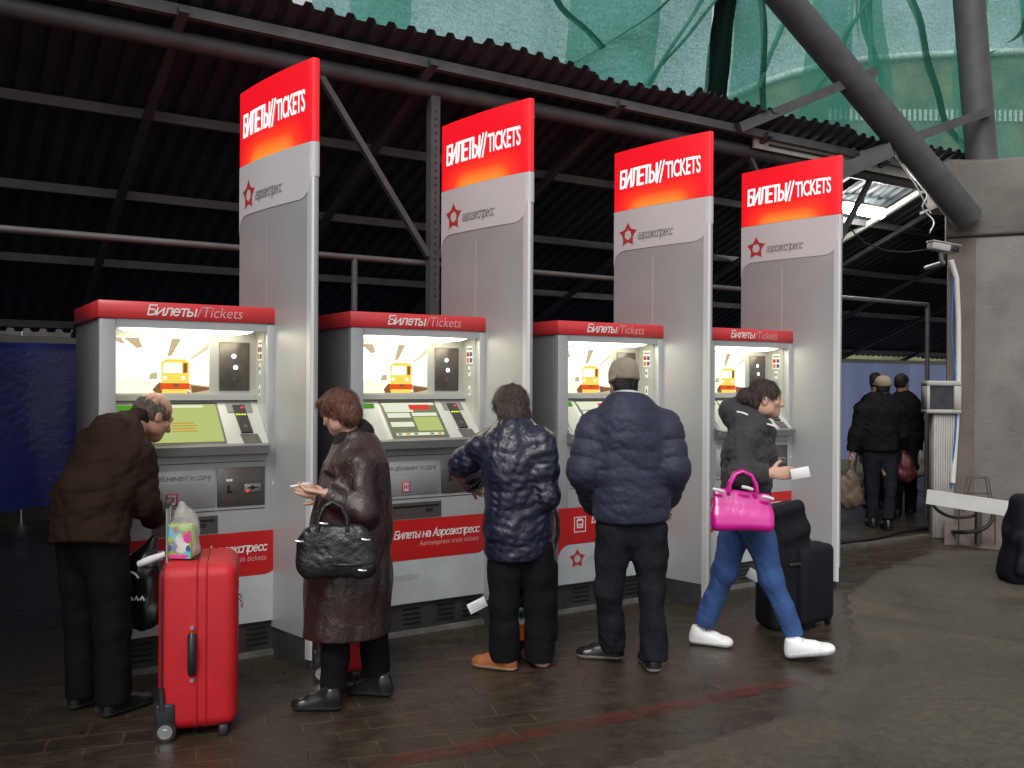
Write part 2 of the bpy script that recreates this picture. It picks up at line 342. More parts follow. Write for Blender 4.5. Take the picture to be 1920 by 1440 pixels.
# ------------------------------------------------------------------ THE SETTING
def ground_material():
    m = bpy.data.materials.new('wet_paving'); m.use_nodes = True; nt = m.node_tree; L = nt.links.new
    p = nt.nodes['Principled BSDF']
    tc = nt.nodes.new('ShaderNodeTexCoord'); mp = nt.nodes.new('ShaderNodeMapping'); mp.inputs['Rotation'].default_value = (0, 0, -TH + 0.25)
    L(tc.outputs['Object'], mp.inputs[0])
    br = nt.nodes.new('ShaderNodeTexBrick'); br.inputs['Scale'].default_value = 1.0; br.inputs['Brick Width'].default_value = 0.30; br.inputs['Row Height'].default_value = 0.15
    br.inputs['Mortar Size'].default_value = 0.009; br.inputs['Mortar Smooth'].default_value = 0.7; br.inputs['Bias'].default_value = 0.0
    br.inputs['Color1'].default_value = (0.62, 0.56, 0.50, 1); br.inputs['Color2'].default_value = (0.34, 0.30, 0.26, 1); br.inputs['Mortar'].default_value = (1.0, 0.95, 0.85, 1)
    nd = nt.nodes.new('ShaderNodeTexNoise'); nd.inputs['Scale'].default_value = 3.5; nd.inputs['Detail'].default_value = 5; L(mp.outputs[0], nd.inputs['Vector'])
    va = nt.nodes.new('ShaderNodeVectorMath'); va.operation = 'MULTIPLY_ADD'; va.inputs[1].default_value = (0.05, 0.05, 0); L(nd.outputs['Color'], va.inputs[0]); L(mp.outputs[0], va.inputs[2]); L(va.outputs[0], br.inputs['Vector'])
    n1 = nt.nodes.new('ShaderNodeTexNoise'); n1.inputs['Scale'].default_value = 0.9; n1.inputs['Detail'].default_value = 6; n1.inputs['Roughness'].default_value = 0.65
    n2 = nt.nodes.new('ShaderNodeTexNoise'); n2.inputs['Scale'].default_value = 9; n2.inputs['Detail'].default_value = 8; n2.inputs['Roughness'].default_value = 0.7
    n3 = nt.nodes.new('ShaderNodeTexNoise'); n3.inputs['Scale'].default_value = 60; n3.inputs['Detail'].default_value = 4
    for n in (n1, n2, n3): L(tc.outputs['Object'], n.inputs['Vector'])
    cr = nt.nodes.new('ShaderNodeValToRGB')
    e = cr.color_ramp.elements; e[0].position = 0.36; e[0].color = (0.026, 0.020, 0.013, 1); e[1].position = 0.66; e[1].color = (0.100, 0.078, 0.052, 1)
    x = e.new(0.5); x.color = (0.052, 0.041, 0.028, 1)
    mixn = nt.nodes.new('ShaderNodeMath'); mixn.operation = 'MULTIPLY_ADD'; mixn.inputs[1].default_value = 0.5; mixn.inputs[2].default_value = 0.0
    add = nt.nodes.new('ShaderNodeMath'); add.operation = 'MULTIPLY_ADD'; add.inputs[1].default_value = 0.5
    L(n2.outputs[0], mixn.inputs[0]); L(n1.outputs[0], add.inputs[0]); L(mixn.outputs[0], add.inputs[2]); L(add.outputs[0], cr.inputs[0])
    # pavers show only where the asphalt skin and dirt leave them bare
    vis = nt.nodes.new('ShaderNodeMapRange'); vis.inputs[1].default_value = 0.42; vis.inputs[2].default_value = 0.62; vis.inputs[3].default_value = 0.12; vis.inputs[4].default_value = 0.95
    L(n1.outputs[0], vis.inputs[0])
    mx = nt.nodes.new('ShaderNodeMix'); mx.data_type = 'RGBA'; mx.blend_type = 'MULTIPLY'
    L(vis.outputs[0], mx.inputs[0]); L(cr.outputs[0], mx.inputs[6]); L(br.outputs['Color'], mx.inputs[7])
    L(mx.outputs[2], p.inputs['Base Color'])
    rr = nt.nodes.new('ShaderNodeMapRange'); rr.inputs[1].default_value = 0.35; rr.inputs[2].default_value = 0.65; rr.inputs[3].default_value = 0.16; rr.inputs[4].default_value = 0.58
    L(add.outputs[0], rr.inputs[0]); L(rr.outputs[0], p.inputs['Roughness'])
    p.inputs['Specular IOR Level'].default_value = 0.45
    hm = nt.nodes.new('ShaderNodeMath'); hm.operation = 'MULTIPLY_ADD'; hm.inputs[1].default_value = 0.35
    L(n3.outputs[0], hm.inputs[0]); L(n2.outputs[0], hm.inputs[2])
    hb = nt.nodes.new('ShaderNodeMath'); hb.operation = 'MULTIPLY_ADD'; hb.inputs[1].default_value = -0.5
    L(br.outputs['Fac'], hb.inputs[0]); L(hm.outputs[0], hb.inputs[2])
    b = nt.nodes.new('ShaderNodeBump'); b.inputs['Strength'].default_value = 0.45; b.inputs['Distance'].default_value = 0.012
    L(hb.outputs[0], b.inputs['Height']); L(b.outputs[0], p.inputs['Normal'])
    return m
g = MB(); g.add([(-300, -300, 0), (300, -300, 0), (300, 300, 0), (-300, 300, 0)], [(0, 1, 2, 3)])
tag(g.build('ground', ground_material()), 'wet dark paved ground', kind='structure')

def asphalt_material():
    m = mat('damp_asphalt', (0.094, 0.080, 0.056), 0.55, 0, 0.18, 1.1, 0.55, 110, detail=10, rvar=0.25); nt = m.node_tree; p = nt.nodes['Principled BSDF']
    tc = nt.nodes['Texture Coordinate']; n = nt.nodes.new('ShaderNodeTexNoise'); n.inputs['Scale'].default_value = 22; n.inputs['Detail'].default_value = 9; n.inputs['Roughness'].default_value = 0.85; nt.links.new(tc.outputs['Object'], n.inputs['Vector'])
    mr = nt.nodes.new('ShaderNodeMapRange'); mr.inputs[1].default_value = 0.35; mr.inputs[2].default_value = 0.68; mr.inputs[3].default_value = 0.45; mr.inputs[4].default_value = 1.25; nt.links.new(n.outputs[0], mr.inputs[0])
    mx = nt.nodes.new('ShaderNodeMix'); mx.data_type = 'RGBA'; mx.blend_type = 'MULTIPLY'; mx.inputs[0].default_value = 1.0
    src = p.inputs['Base Color'].links[0].from_socket; nt.links.new(src, mx.inputs[6]); nt.links.new(mr.outputs[0], mx.inputs[7]); nt.links.new(mx.outputs[2], p.inputs['Base Color'])
    w = nt.nodes.new('ShaderNodeTexNoise'); w.inputs['Scale'].default_value = 0.9; w.inputs['Detail'].default_value = 7; w.inputs['Roughness'].default_value = 0.6; w.inputs['Distortion'].default_value = 0.8; nt.links.new(tc.outputs['Object'], w.inputs['Vector'])
    ws = nt.nodes.new('ShaderNodeMapRange'); ws.inputs[1].default_value = 0.50; ws.inputs[2].default_value = 0.64; nt.links.new(w.outputs[0], ws.inputs[0])
    m3 = nt.nodes.new('ShaderNodeMix'); m3.data_type = 'RGBA'; m3.blend_type = 'MULTIPLY'; m3.inputs[7].default_value = (0.72, 0.74, 0.70, 1); nt.links.new(ws.outputs[0], m3.inputs[0]); nt.links.new(mx.outputs[2], m3.inputs[6]); nt.links.new(m3.outputs[2], p.inputs['Base Color'])
    rm = nt.nodes.new('ShaderNodeMapRange'); rm.inputs[3].default_value = 0.62; rm.inputs[4].default_value = 0.28; nt.links.new(ws.outputs[0], rm.inputs[0]); nt.links.new(rm.outputs[0], p.inputs['Roughness']); return m
edge = [ground_at(*q)[:2] for q in ((760, 1640), (980, 1500), (1160, 1438), (1340, 1384), (1480, 1342), (1580, 1270), (1600, 1190), (1590, 1120), (1640, 1075), (1760, 1030))]
E2 = []
for a, b in zip(edge[:-1], edge[1:]):
    for k in range(10):
        q = a + (b - a) * k / 10; E2.append(q + np.array([0.02 * math.sin(k * 2.1 + q[0] * 9), 0.025 * math.sin(k * 3.7 + q[1] * 5)]))
mb = MB(); n2 = len(E2); V = [(q[0], q[1], 0.002) for q in E2] + [(q[0] + 0.03, q[1] - 0.02, 0.010) for q in E2]
Fc = [(k, n2 + k, n2 + k + 1, k + 1) for k in range(n2 - 1)]
V += [(40.0, E2[-1][1] - 0.02, 0.010), (40.0, E2[0][1] - 8.0, 0.010), (E2[0][0], E2[0][1] - 8.0, 0.010)]
Fc.append(tuple([n2 + k for k in range(n2 - 1, -1, -1)] + [2 * n2 + 2, 2 * n2 + 1, 2 * n2]))
mb.add(V, Fc); tag(mb.build('road', asphalt_material()), 'damp lighter asphalt beside the paving', kind='structure')

def worn_paint():
    m = bpy.data.materials.new('worn_red_paint'); m.use_nodes = True; nt = m.node_tree; L = nt.links.new
    p = nt.nodes['Principled BSDF']; p.inputs['Base Color'].default_value = (0.17, 0.025, 0.02, 1); p.inputs['Roughness'].default_value = 0.45
    tc = nt.nodes.new('ShaderNodeTexCoord'); n = nt.nodes.new('ShaderNodeTexNoise'); n.inputs['Scale'].default_value = 7; n.inputs['Detail'].default_value = 9; n.inputs['Roughness'].default_value = 0.75
    L(tc.outputs['Object'], n.inputs['Vector'])
    mr = nt.nodes.new('ShaderNodeMapRange'); mr.inputs[1].default_value = 0.38; mr.inputs[2].default_value = 0.66; mr.inputs[4].default_value = 0.62; L(n.outputs[0], mr.inputs[0])
    tr = nt.nodes.new('ShaderNodeBsdfTransparent'); mx = nt.nodes.new('ShaderNodeMixShader')
    L(mr.outputs[0], mx.inputs[0]); L(tr.outputs[0], mx.inputs[1]); L(p.outputs[0], mx.inputs[2]); L(mx.outputs[0], nt.nodes['Material Output'].inputs[0])
    return m
pts = [ground_at(*q)[:2] for q in ((700, 1436), (900, 1398), (1100, 1358), (1280, 1322), (1400, 1297), (1500, 1276))]
mb = MB(); V = []; Fc = []
for i, p in enumerate(pts):
    d = np.array(pts[min(i + 1, len(pts) - 1)]) - np.array(pts[max(i - 1, 0)]); d /= np.linalg.norm(d); n = np.array([-d[1], d[0]])
    for s in (-1, 1): V.append((*(p + n * s * 0.055), 0.004))
    if i: Fc.append((2 * i - 2, 2 * i - 1, 2 * i + 1, 2 * i))
mb.add(V, Fc); tag(mb.build('painted_line', worn_paint()), 'worn red painted line on the paving', kind='structure')

# ---- lean-to shed: corrugated roof on a pipe beam, posts, purlins and rafters
ME = 0.4; D0, H0 = 5.87, 1.57 + 0.42 * 5.87
def roof_z(d): return H0 - ME * (d - D0)
shed = thing('lean_to_shed', 'dark open shed with sloping corrugated metal roof behind the ticket machines', 'shed', row(3, 8.0), TH)
so_ = np.array(shed.location)
def sl(p):                                     # world -> shed local
    q = np.array(p, float) - so_; return np.array([q @ U, q @ B, q[2]])
def sh(t, d, z): return sl(row(t, d, z))
hd_ = thing('blocking_fence', 'added board fence blocking skylight behind the long dark blue tarpaulin', 'fence', row(1, 11.5), TH)  # boards added to keep skylight out above and below the tarp
mb = MB()
for k in range(40): mb.box((-10 + k * 0.5, 0.004 * (k % 2), 0), (-10 + k * 0.5 + 0.488, 0.03, 2.75))
mb.build('boards', mat('grey_boards', (0.10, 0.09, 0.075), 0.8, 0, 0.3, 4), hd_)
mb = MB(); V = []; Fc = []
pitch = 0.15; t = -7.0; prof = []
while t < 22:
    prof += [(t, 0.018), (t + 0.045, 0.018), (t + 0.065, -0.018), (t + 0.13, -0.018)]; t += pitch
rows = [5.87, 6.4, 7.4, 8.6, 9.8, 10.77]
n = len(prof)
for ri, d in enumerate(rows):
    for i, (tt, o) in enumerate(prof):
        k = int((tt + 7) / 1.05); jd = (0.035 * math.sin(k * 2.4) + 0.02 * math.sin(tt * 3.1)) if ri == 0 else 0
        sag = 0.012 * math.sin(k * 1.7 + d)
        V.append(sh(tt, d + jd, roof_z(d + jd) + o + sag))
for r_ in range(len(rows) - 1):
    for i in range(n - 1): Fc.append((r_ * n + i, r_ * n + i + 1, (r_ + 1) * n + i + 1, (r_ + 1) * n + i))
mb.add(V, Fc); mb.build('roof_sheet', M['sheet'], shed)
MB().tube([sh(-7, 6.2, 3.74), sh(22, 6.2, 3.74)], 0.062, 14).build('eave_beam', M['steel'], shed)
MB().bar(sh(-7, 6.06, 3.875), sh(22, 6.06, 3.875), 0.06, 0.07).build('purlin', M['purlin'], shed)
for d in (7.11, 8.13, 9.22, 10.5):
    z = roof_z(d) - 0.065
    MB().bar(sh(-7, d, z), sh(22, d, z), 0.05, 0.07).build('purlin', M['purlin'], shed)
for t in np.arange(-5.6, 20, 1.75):
    MB().bar(sh(t, 5.98, roof_z(5.98) - 0.125), sh(t, 10.7, roof_z(10.7) - 0.125), 0.06, 0.05).build('rafter', M['steel'], shed)
for t in (-0.98, 3.26, 7.5, 11.75, 16.0):
    mb = MB(); mb.bar(sh(t, 6.2, 0), sh(t, 6.2, 3.69), 0.075, 0.075, up=(1, 0, 0))
    for k in range(26):
        z = 2.2 + k * 0.055
        mb.disc(sh(t, 6.2 - 0.0385, z), (0, 1, 0), 0.008, 0.004, 8, 1)
    mb.build('post', [M['steel'], M['black']], shed)
    for sg in (-1, 1):
        MB().bar(sh(t + sg * 0.04, 6.2, 2.5), sh(t + sg * 0.89, 6.2, 3.69), 0.05, 0.04).build('brace', M['steel'], shed)
mb = MB(); mb.tube([sh(0.0, 6.26, 2.45), sh(9.5, 6.26, 2.45)], 0.024, 8); mb.build('rail', M['rail'], shed)
for t in (2.66, 9.5): MB().tube([sh(t, 6.26, 0), sh(t, 6.26, 2.45)], 0.024, 8).build('rail_post', M['rail'], shed)
# white trim at the low end of the roof
MB().bar(sh(10.5, 10.62, roof_z(10.62) - 0.17), sh(17.5, 10.62, roof_z(10.62) - 0.17), 0.03, 0.07).build('trim_board', M['dirty_white'], shed)
MB().bar(sh(-6, 10.62, roof_z(10.62) - 0.17), sh(3.5, 10.62, roof_z(10.62) - 0.17), 0.03, 0.07).build('trim_board', M['dirty_white'], shed)
# pale flange beside the lamp and the cable tray along the beam
MB().bar(sh(9.55, 6.3, roof_z(6.3) - 0.09), sh(9.55, 8.6, roof_z(8.6) - 0.09), 0.05, 0.06).build('flange', M['dirty_white'], shed)  # rafter flange; the lamp's light on it is put into the pale colour
mb = MB(); mb.bar(sh(6.55, 6.10, 3.80), sh(10.2, 6.10, 3.80), 0.02, 0.10); mb.bar(sh(6.75, 6.085, 3.80), sh(7.6, 6.085, 3.80), 0.012, 0.02, 1)
mb.build('cable_tray', [M['dirty_white'], M['black']], shed)

# ---- tarpaulin back wall
def lit_tarp():  # lighter tarp copy: light at the right end put into colour and translucency
    m = mat('lit_blue_tarpaulin', (0.06, 0.10, 0.46), 0.3, 0, 0.2, 4, 0.35, 14); nt = m.node_tree
    t = nt.nodes.new('ShaderNodeBsdfTranslucent'); t.inputs[0].default_value = (0.58, 0.66, 1.0, 1); x = nt.nodes.new('ShaderNodeMixShader'); x.inputs[0].default_value = 0.72
    nt.links.new(nt.nodes['Principled BSDF'].outputs[0], x.inputs[1]); nt.links.new(t.outputs[0], x.inputs[2]); nt.links.new(x.outputs[0], nt.nodes['Material Output'].inputs[0]); return m
M['tarp_lit'] = lit_tarp()
def tarp(t0, t1, d, z0, z1, label, amp, seed, material):
    rg = np.random.RandomState(seed); nx = int((t1 - t0) / 0.07); nz = 24; V = []; Fc = []
    ph = rg.rand(6) * 6
    c = row((t0 + t1) / 2, d)
    for i in range(nx + 1):
        for j in range(nz + 1):
            t = t0 + (t1 - t0) * i / nx; z = z0 + (z1 - z0) * j / nz; u = t - t0
            y = amp * (math.sin(u * 5.1 + ph[0] + 0.6 * math.sin(z * 2)) + 0.6 * math.sin(u * 9.7 + ph[1] + z * 1.4) + 0.5 * math.sin(u * 2.2 - z * 2.6 + ph[2])) * (0.5 + 0.5 * (1 - j / nz))
            zz = z + 0.03 * math.sin(u * 4 + ph[3]) * (1 - j / nz) + (0.02 * abs(math.sin(u * 2.6 + ph[4])) * (-1) if j == nz else 0)
            V.append(U * (t - (t0 + t1) / 2) + B * y + Zv * zz)
            if i and j:
                a = i * (nz + 1) + j; Fc.append((a - nz - 2, a - 1, a, a - nz - 1))
    mb = MB(); mb.add(V, Fc, 0, True)
    o = mb.build('tarpaulin', material, None, c); tag(o, label, 'tarpaulin', 'blue tarpaulins hung along the back of the shed'); return o
tarp(-5.0, 4.6, 10.85, 0.2, 2.02, 'long dark blue tarpaulin hanging behind the left ticket machine', 0.03, 1, M['tarp'])
tarp(4.5, 11.2, 10.95, 0.2, 2.02, 'blue tarpaulin behind the middle ticket machines', 0.03, 2, M['tarp'])
tarp(10.9, 14.75, 10.85, 0.2, 2.0, 'bright blue tarpaulin left of the walking men', 0.08, 3, M['tarp_lit'])
tarp(14.7, 17.2, 10.95, 0.2, 2.0, 'creased shiny blue tarpaulin beyond the walking men', 0.13, 4, M['tarp_lit'])

# ---- green scaffold netting hanging high behind the shed
def net_material(name, col, open_):
    m = bpy.data.materials.new(name); m.use_nodes = True; nt = m.node_tree; L = nt.links.new
    nt.nodes.remove(nt.nodes['Principled BSDF'])
    tc = nt.nodes.new('ShaderNodeTexCoord')
    mp = nt.nodes.new('ShaderNodeMapping'); mp.inputs['Scale'].default_value = (1.0, 1.0, 9.0); L(tc.outputs['Object'], mp.inputs[0])
    n = nt.nodes.new('ShaderNodeTexNoise'); n.inputs['Scale'].default_value = 6.0; n.inputs['Detail'].default_value = 6; n.inputs['Roughness'].default_value = 0.7; L(mp.outputs[0], n.inputs['Vector'])
    n2 = nt.nodes.new('ShaderNodeTexNoise'); n2.inputs['Scale'].default_value = 0.8; n2.inputs['Detail'].default_value = 5; L(tc.outputs['Object'], n2.inputs['Vector'])
    n3 = nt.nodes.new('ShaderNodeTexNoise'); n3.inputs['Scale'].default_value = 34; n3.inputs['Detail'].default_value = 2; L(tc.outputs['Object'], n3.inputs['Vector'])
    a = nt.nodes.new('ShaderNodeMath'); a.operation = 'ADD'; L(n.outputs[0], a.inputs[0]); L(n2.outputs[0], a.inputs[1])
    a2 = nt.nodes.new('ShaderNodeMath'); a2.operation = 'ADD'; L(a.outputs[0], a2.inputs[0]); L(n3.outputs[0], a2.inputs[1])
    mr = nt.nodes.new('ShaderNodeMapRange'); mr.inputs[1].default_value = 1.2; mr.inputs[2].default_value = 1.85; mr.inputs[3].default_value = open_ * 0.35; mr.inputs[4].default_value = open_ * 1.9; L(a2.outputs[0], mr.inputs[0])
    t = nt.nodes.new('ShaderNodeBsdfTranslucent'); t.inputs[0].default_value = (*col, 1)
    d = nt.nodes.new('ShaderNodeBsdfDiffuse'); d.inputs[0].default_value = (*[c * 0.7 for c in col], 1)
    m1 = nt.nodes.new('ShaderNodeMixShader'); m1.inputs[0].default_value = 0.25; L(t.outputs[0], m1.inputs[1]); L(d.outputs[0], m1.inputs[2])
    tr = nt.nodes.new('ShaderNodeBsdfTransparent'); tr.inputs[0].default_value = (0.74, 1.0, 0.95, 1)
    m2 = nt.nodes.new('ShaderNodeMixShader'); L(mr.outputs[0], m2.inputs[0]); L(m1.outputs[0], m2.inputs[1]); L(tr.outputs[0], m2.inputs[2])
    L(m2.outputs[0], nt.nodes['Material Output'].inputs[0]); return m
M['net'] = net_material('green_netting', (0.24, 0.62, 0.52), 0.36)
M['net_shade'] = net_material('shaded_netting', (0.08, 0.26, 0.20), 0.22)
def net(t0, t1, z1, label, seed, folds, layers=[], base=9.0):
    rg = np.random.RandomState(seed); ph = rg.rand(8) * 6
    c = row((t0 + t1) / 2, base, 3.0)
    def yoff(t, z):
        k = 0.35 + 0.65 * min(1, max(0, (z - 3) / 5))
        return (0.16 * math.sin(t * 2.1 + ph[0] + 0.5 * math.sin(z * 0.7)) + 0.10 * math.sin(t * 4.6 + ph[1] + z * 0.35) + 0.05 * math.sin(t * 9.3 + ph[2] - z * 0.8)
                + 0.10 * math.sin(z * 1.1 + t * 0.7 + ph[3]) + 0.04 * math.sin(z * 3.1 - t * 2.2 + ph[4])) * k
    nx = int((t1 - t0) / 0.08); nz = 80; V = []; Fc = []
    for i in range(nx + 1):
        for j in range(nz + 1):
            t = t0 + (t1 - t0) * i / nx; z = 2.95 + (z1 - 2.95) * j / nz
            V.append(U * (t - (t0 + t1) / 2) + B * yoff(t, z) + Zv * (z - 3.0))
            if i and j: a = i * (nz + 1) + j; Fc.append((a - nz - 2, a - 1, a, a - nz - 1))
    mb = MB(); mb.add(V, Fc, 0, True)
    # strips of net; every other pleat has fold shade put into a darker colour
    for fi, (ta, za, tb, zb, sag, w) in enumerate(folds + layers):
        lay = fi >= len(folds)
        V = []; Fc = []; k = 28
        for i in range(k + 1):
            u = i / k; t = ta + (tb - ta) * u; z = za + (zb - za) * u - sag * 4 * u * (1 - u)
            ww = w * (1 + 0.12 * math.sin(u * 7 + fi)) if lay else w * 0.6 * (0.35 + 0.65 * math.sin(PI * u) ** 2) * (1 + 0.25 * math.sin(u * 9 + fi))
            dt = np.array([tb - ta, zb - za - sag * 4 * (1 - 2 * u)]); dt = dt / np.linalg.norm(dt); nn = np.array([-dt[1], dt[0]])
            for sg, yy in ((-1, -0.05 - 0.012 * fi), (0, (-0.07 if lay else -0.16) - 0.012 * fi), (1, -0.05 - 0.012 * fi)):
                tt = t + nn[0] * sg * ww; zz = z + nn[1] * sg * ww
                V.append(U * (tt - (t0 + t1) / 2) + B * (yoff(tt, zz) + yy) + Zv * (zz - 3.0))
            if i:
                a = 3 * i; Fc += [(a - 3, a - 2, a + 1, a), (a - 2, a - 1, a + 2, a + 1)]
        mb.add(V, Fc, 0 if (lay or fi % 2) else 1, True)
    o = mb.build('scaffold_net', [M['net'], M['net_shade']], None, c)
    tag(o, label, 'netting', 'green scaffold nets hanging over the shed'); return o
rg = np.random.RandomState(3)
fL = [(6.3, 6.6, 8.6, 7.7, 0.25, 0.012), (7.2, 4.9, 8.9, 6.8, 0.1, 0.015), (4.2, 7.4, 7.0, 5.6, -0.2, 0.01), (7.6, 5.2, 8.7, 6.9, 0.0, 0.012), (6.5, 5.3, 8.8, 7.2, 0.12, 0.012), (5.0, 6.0, 5.15, 7.6, 0, 0.02)]
fR = [(12.6, 9.0, 14.6, 5.2, 0.7, 0.05), (11.6, 8.8, 13.2, 5.0, 0.6, 0.04), (13.4, 9.2, 15.6, 7.3, 0.9, 0.05), (15.2, 9.5, 17.6, 6.0, 0.5, 0.05), (9.6, 8.0, 9.9, 5.1, 0.1, 0.03),
      (10.6, 8.5, 9.7, 5.6, 0.3, 0.02), (16.6, 9.5, 15.7, 7.4, 0.4, 0.03), (12.0, 9, 11.7, 5.5, 0.1, 0.02), (17.4, 9.5, 17.9, 6.5, 0.3, 0.05), (10.0, 5.2, 12.0, 7.6, 0.2, 0.015)]
lL = [(4.0, 2.95, 4.3, 12, 0, 0.28), (6.9, 2.95, 7.6, 12, 0.2, 0.55)]
lR = [(9.4, 2.95, 9.3, 12, 0, 0.35), (10.6, 2.95, 11.3, 12, 0.3, 0.5), (12.6, 2.95, 12.2, 12, -0.3, 0.22), (14.9, 2.95, 14.3, 12, 0.2, 0.6), (17.6, 2.95, 17.2, 12, 0.3, 0.5)]
nl = net(3.35, 8.72, 12.5, 'green scaffold net panel hanging left of the dark gathered fold', 11, fL, lL)
nr = net(8.95, 22.0, 12.5, 'wide green scaffold net panel with long folds behind the steel pipes', 12, fR, lR)
# the dark gathered edge between the two nets
c = row(8.8, 8.85, 3.0); mb = MB()
for k in range(7):
    P = [U * (-0.32 + 0.62 * u + 0.07 * math.sin(k * 1.3 + u * 5) * (1.2 - u)) + B * (0.08 * math.cos(k * 2.1 + u * 4)) + Zv * (4.6 * u) for u in np.linspace(0, 1, 24)]
    mb.tube(P, [0.085 * (0.7 + 0.5 * math.sin(k + 9 * u) ** 2) for u in np.linspace(0, 1, 24)], 7)
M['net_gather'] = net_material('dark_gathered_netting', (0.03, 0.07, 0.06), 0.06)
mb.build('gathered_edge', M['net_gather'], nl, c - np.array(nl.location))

# ---- the arched building seen through the net
ab = thing('arched_building', 'large building with pale curved roof edge seen through the green net', 'building', (34.0, 63.0, 0))
prof = [at(1290, 215, 60), at(1370, 183, 60), at(1420, 162, 60), at(1480, 142, 60), at(1537, 127, 60), at(1620, 115, 60), at(1703, 108, 60), at(1810, 103, 60), at(1920, 100, 60)]
xc = 36.6
prof = [(p[0], p[2]) for p in prof]; prof += [(2 * xc - x, z) for x, z in reversed(prof)]
mb = MB(); n = len(prof); V = []
for y in (-3.0, 20.0):
    for x, z in prof: V.append((x - 34.0, y, z))
for y in (-3.0, 20.0):
    for x, z in prof: V.append((x - 34.0, y, 0))
Fc = [tuple([i, i + 1, 2 * n + i + 1, 2 * n + i]) for i in range(n - 1)] + [(i, n + i, n + i + 1, i + 1) for i in range(n - 1)] + [(n + i, 3 * n + i, 3 * n + i + 1, n + i + 1) for i in range(n - 1)]
Fc += [(0, 2 * n, 3 * n, n), (n - 1, 2 * n - 1, 4 * n - 1, 3 * n - 1)]
mb.add(V, Fc); mb.build('wall', M['hill'], ab)
MB().tube([(x - 34.0, -3.1, z + 0.08) for x, z in prof], 0.24, 8).build('roof_edge', M['fascia'], ab)
mb = MB()
for k in range(46):
    x = 20.2 + k * 0.34 - 34.0
    mb.box((x, -3.15, 18.42), (x + 0.16, -3.01, 19.15))
mb.build('window_strip', M['fascia'], ab)
for px in (1583, 1806):
    a = at(px, 112, 60); MB().tube([(a[0] - 34.0, -3.4, a[2] - 0.8), (a[0] - 33.6, -3.4, a[2] + 11)], 0.16, 8).build('mast', M['fascia'], ab)

# ---- concrete pier with its steel pipes at the right
pier = thing('concrete_pier', 'large stained grey concrete pier carrying the steel pipes', 'pier', (5.53, 9.06, 0), -0.43)
MB().rbox((-1.18, 0.0, 0), (3.4, 2.6, 3.06), 0.03, 2).build('shaft', M['concrete'], pier)
MB().rbox((-1.21, -0.03, 3.063), (3.43, 2.63, 3.83), 0.03, 2).build('cap', M['concrete_cap'], pier)
mb = MB(); mb.box((-1.185, -0.012, 0.0), (-0.93, -0.003, 3.05)); mb.build('edge_strip', M['concrete_brown'], pier)
mb = MB()
V = []; Fc = []; nn = 40
for i in range(nn + 1):
    for j, (yy, zz) in enumerate(((-0.55, 0.004), (-0.35, 0.05), (-0.12, 0.13), (0.02, 0.16))):
        x = -1.2 + 4.6 * i / nn; V.append((x, yy + 0.08 * math.sin(i * 1.3) * (j == 0), zz * (1 + 0.5 * math.sin(i * 0.9 + j)) if j else 0.003))
        if i and j: a = i * 4 + j; Fc.append((a - 5, a - 1, a, a - 4))
mb.add(V, Fc, 0, True); mb.build('rubble_skirt', M['concrete_brown'], pier)

frame = thing('steel_frame', 'thick dark steel column and slanting strut on the concrete pier', 'steel frame', (4.7, 9.75, 3.83))
fo = np.array(frame.location)
def fl(p): return np.array(p) - fo
a0, a1 = at(1843, 330, 9.75), at(1812, -60, 9.75); dcol = (a1 - a0)
MB().tube([fl(a0), fl(a0 + dcol * 4)], 0.155, 20).build('column', M['steel'], frame)
b0, b1 = at(1797, 388, 9.35), at(1462, -12, 8.6); ds = b1 - b0
MB().tube([fl(b0 - ds * 0.06), fl(b0 + ds * 2.2)], 0.145, 20).build('strut', M['steel'], frame)
MB().bar(fl(at(1385, 240, 8.4)), fl(at(1640, 134, 9.0)), 0.07, 0.09).build('cross_brace', M['steel'], frame)
MB().bar(fl(at(1610, 295, 9.0)), fl(at(1858, 207, 9.55)), 0.06, 0.09).build('cross_brace', M['steel'], frame)
MB().bar(fl(at(1560, 330, 8.9)), fl(at(1668, 282, 9.0)), 0.10, 0.14).build('bracket', M['steel'], frame)
mb = MB(); mb.tube([fl(at(1655, 255, 9.1)), fl(at(1716, 345, 9.2)), fl(at(1745, 400, 9.3))], 0.008, 6); mb.build('strut_wire', M['white_metal'], frame)
mb = MB()
mb.box((-0.28, -0.26, -0.42), (0.30, 0.22, 0.02)); mb.box((-0.34, -0.30, -0.45), (0.36, 0.26, -0.42)); mb.build('base_plate', M['concrete_brown'], frame)

# floodlight under the roof
fp = row(8.98, 6.72, 3.50)
fl_ = thing('floodlight', 'bright white lit lamp under the shed roof beside the last red sign', 'lamp', fp, TH)
MB().rbox((-0.40, -0.022, 0.06), (0.40, 0.022, 0.10), 0.01, 2).build('housing', M['dirty_white'], fl_)
M['flood'] = glow('lit_lamp', (1.0, 1.0, 0.93), 90.0)
for x0, x1 in ((-0.36, -0.17), (-0.09, 0.36)):
    mb = MB(); mb.tube([(x0, 0, 0), (x0 + 0.03, 0, 0), (x1 - 0.03, 0, 0), (x1, 0, 0)], [0.025, 0.045, 0.045, 0.025], 14); mb.build('bulb', M['flood'], fl_)
mb = MB(); mb.tube([(0, 0, 0.10), (0, 0, 0.19)], 0.012, 8); mb.build('hanger', M['steel'], fl_)

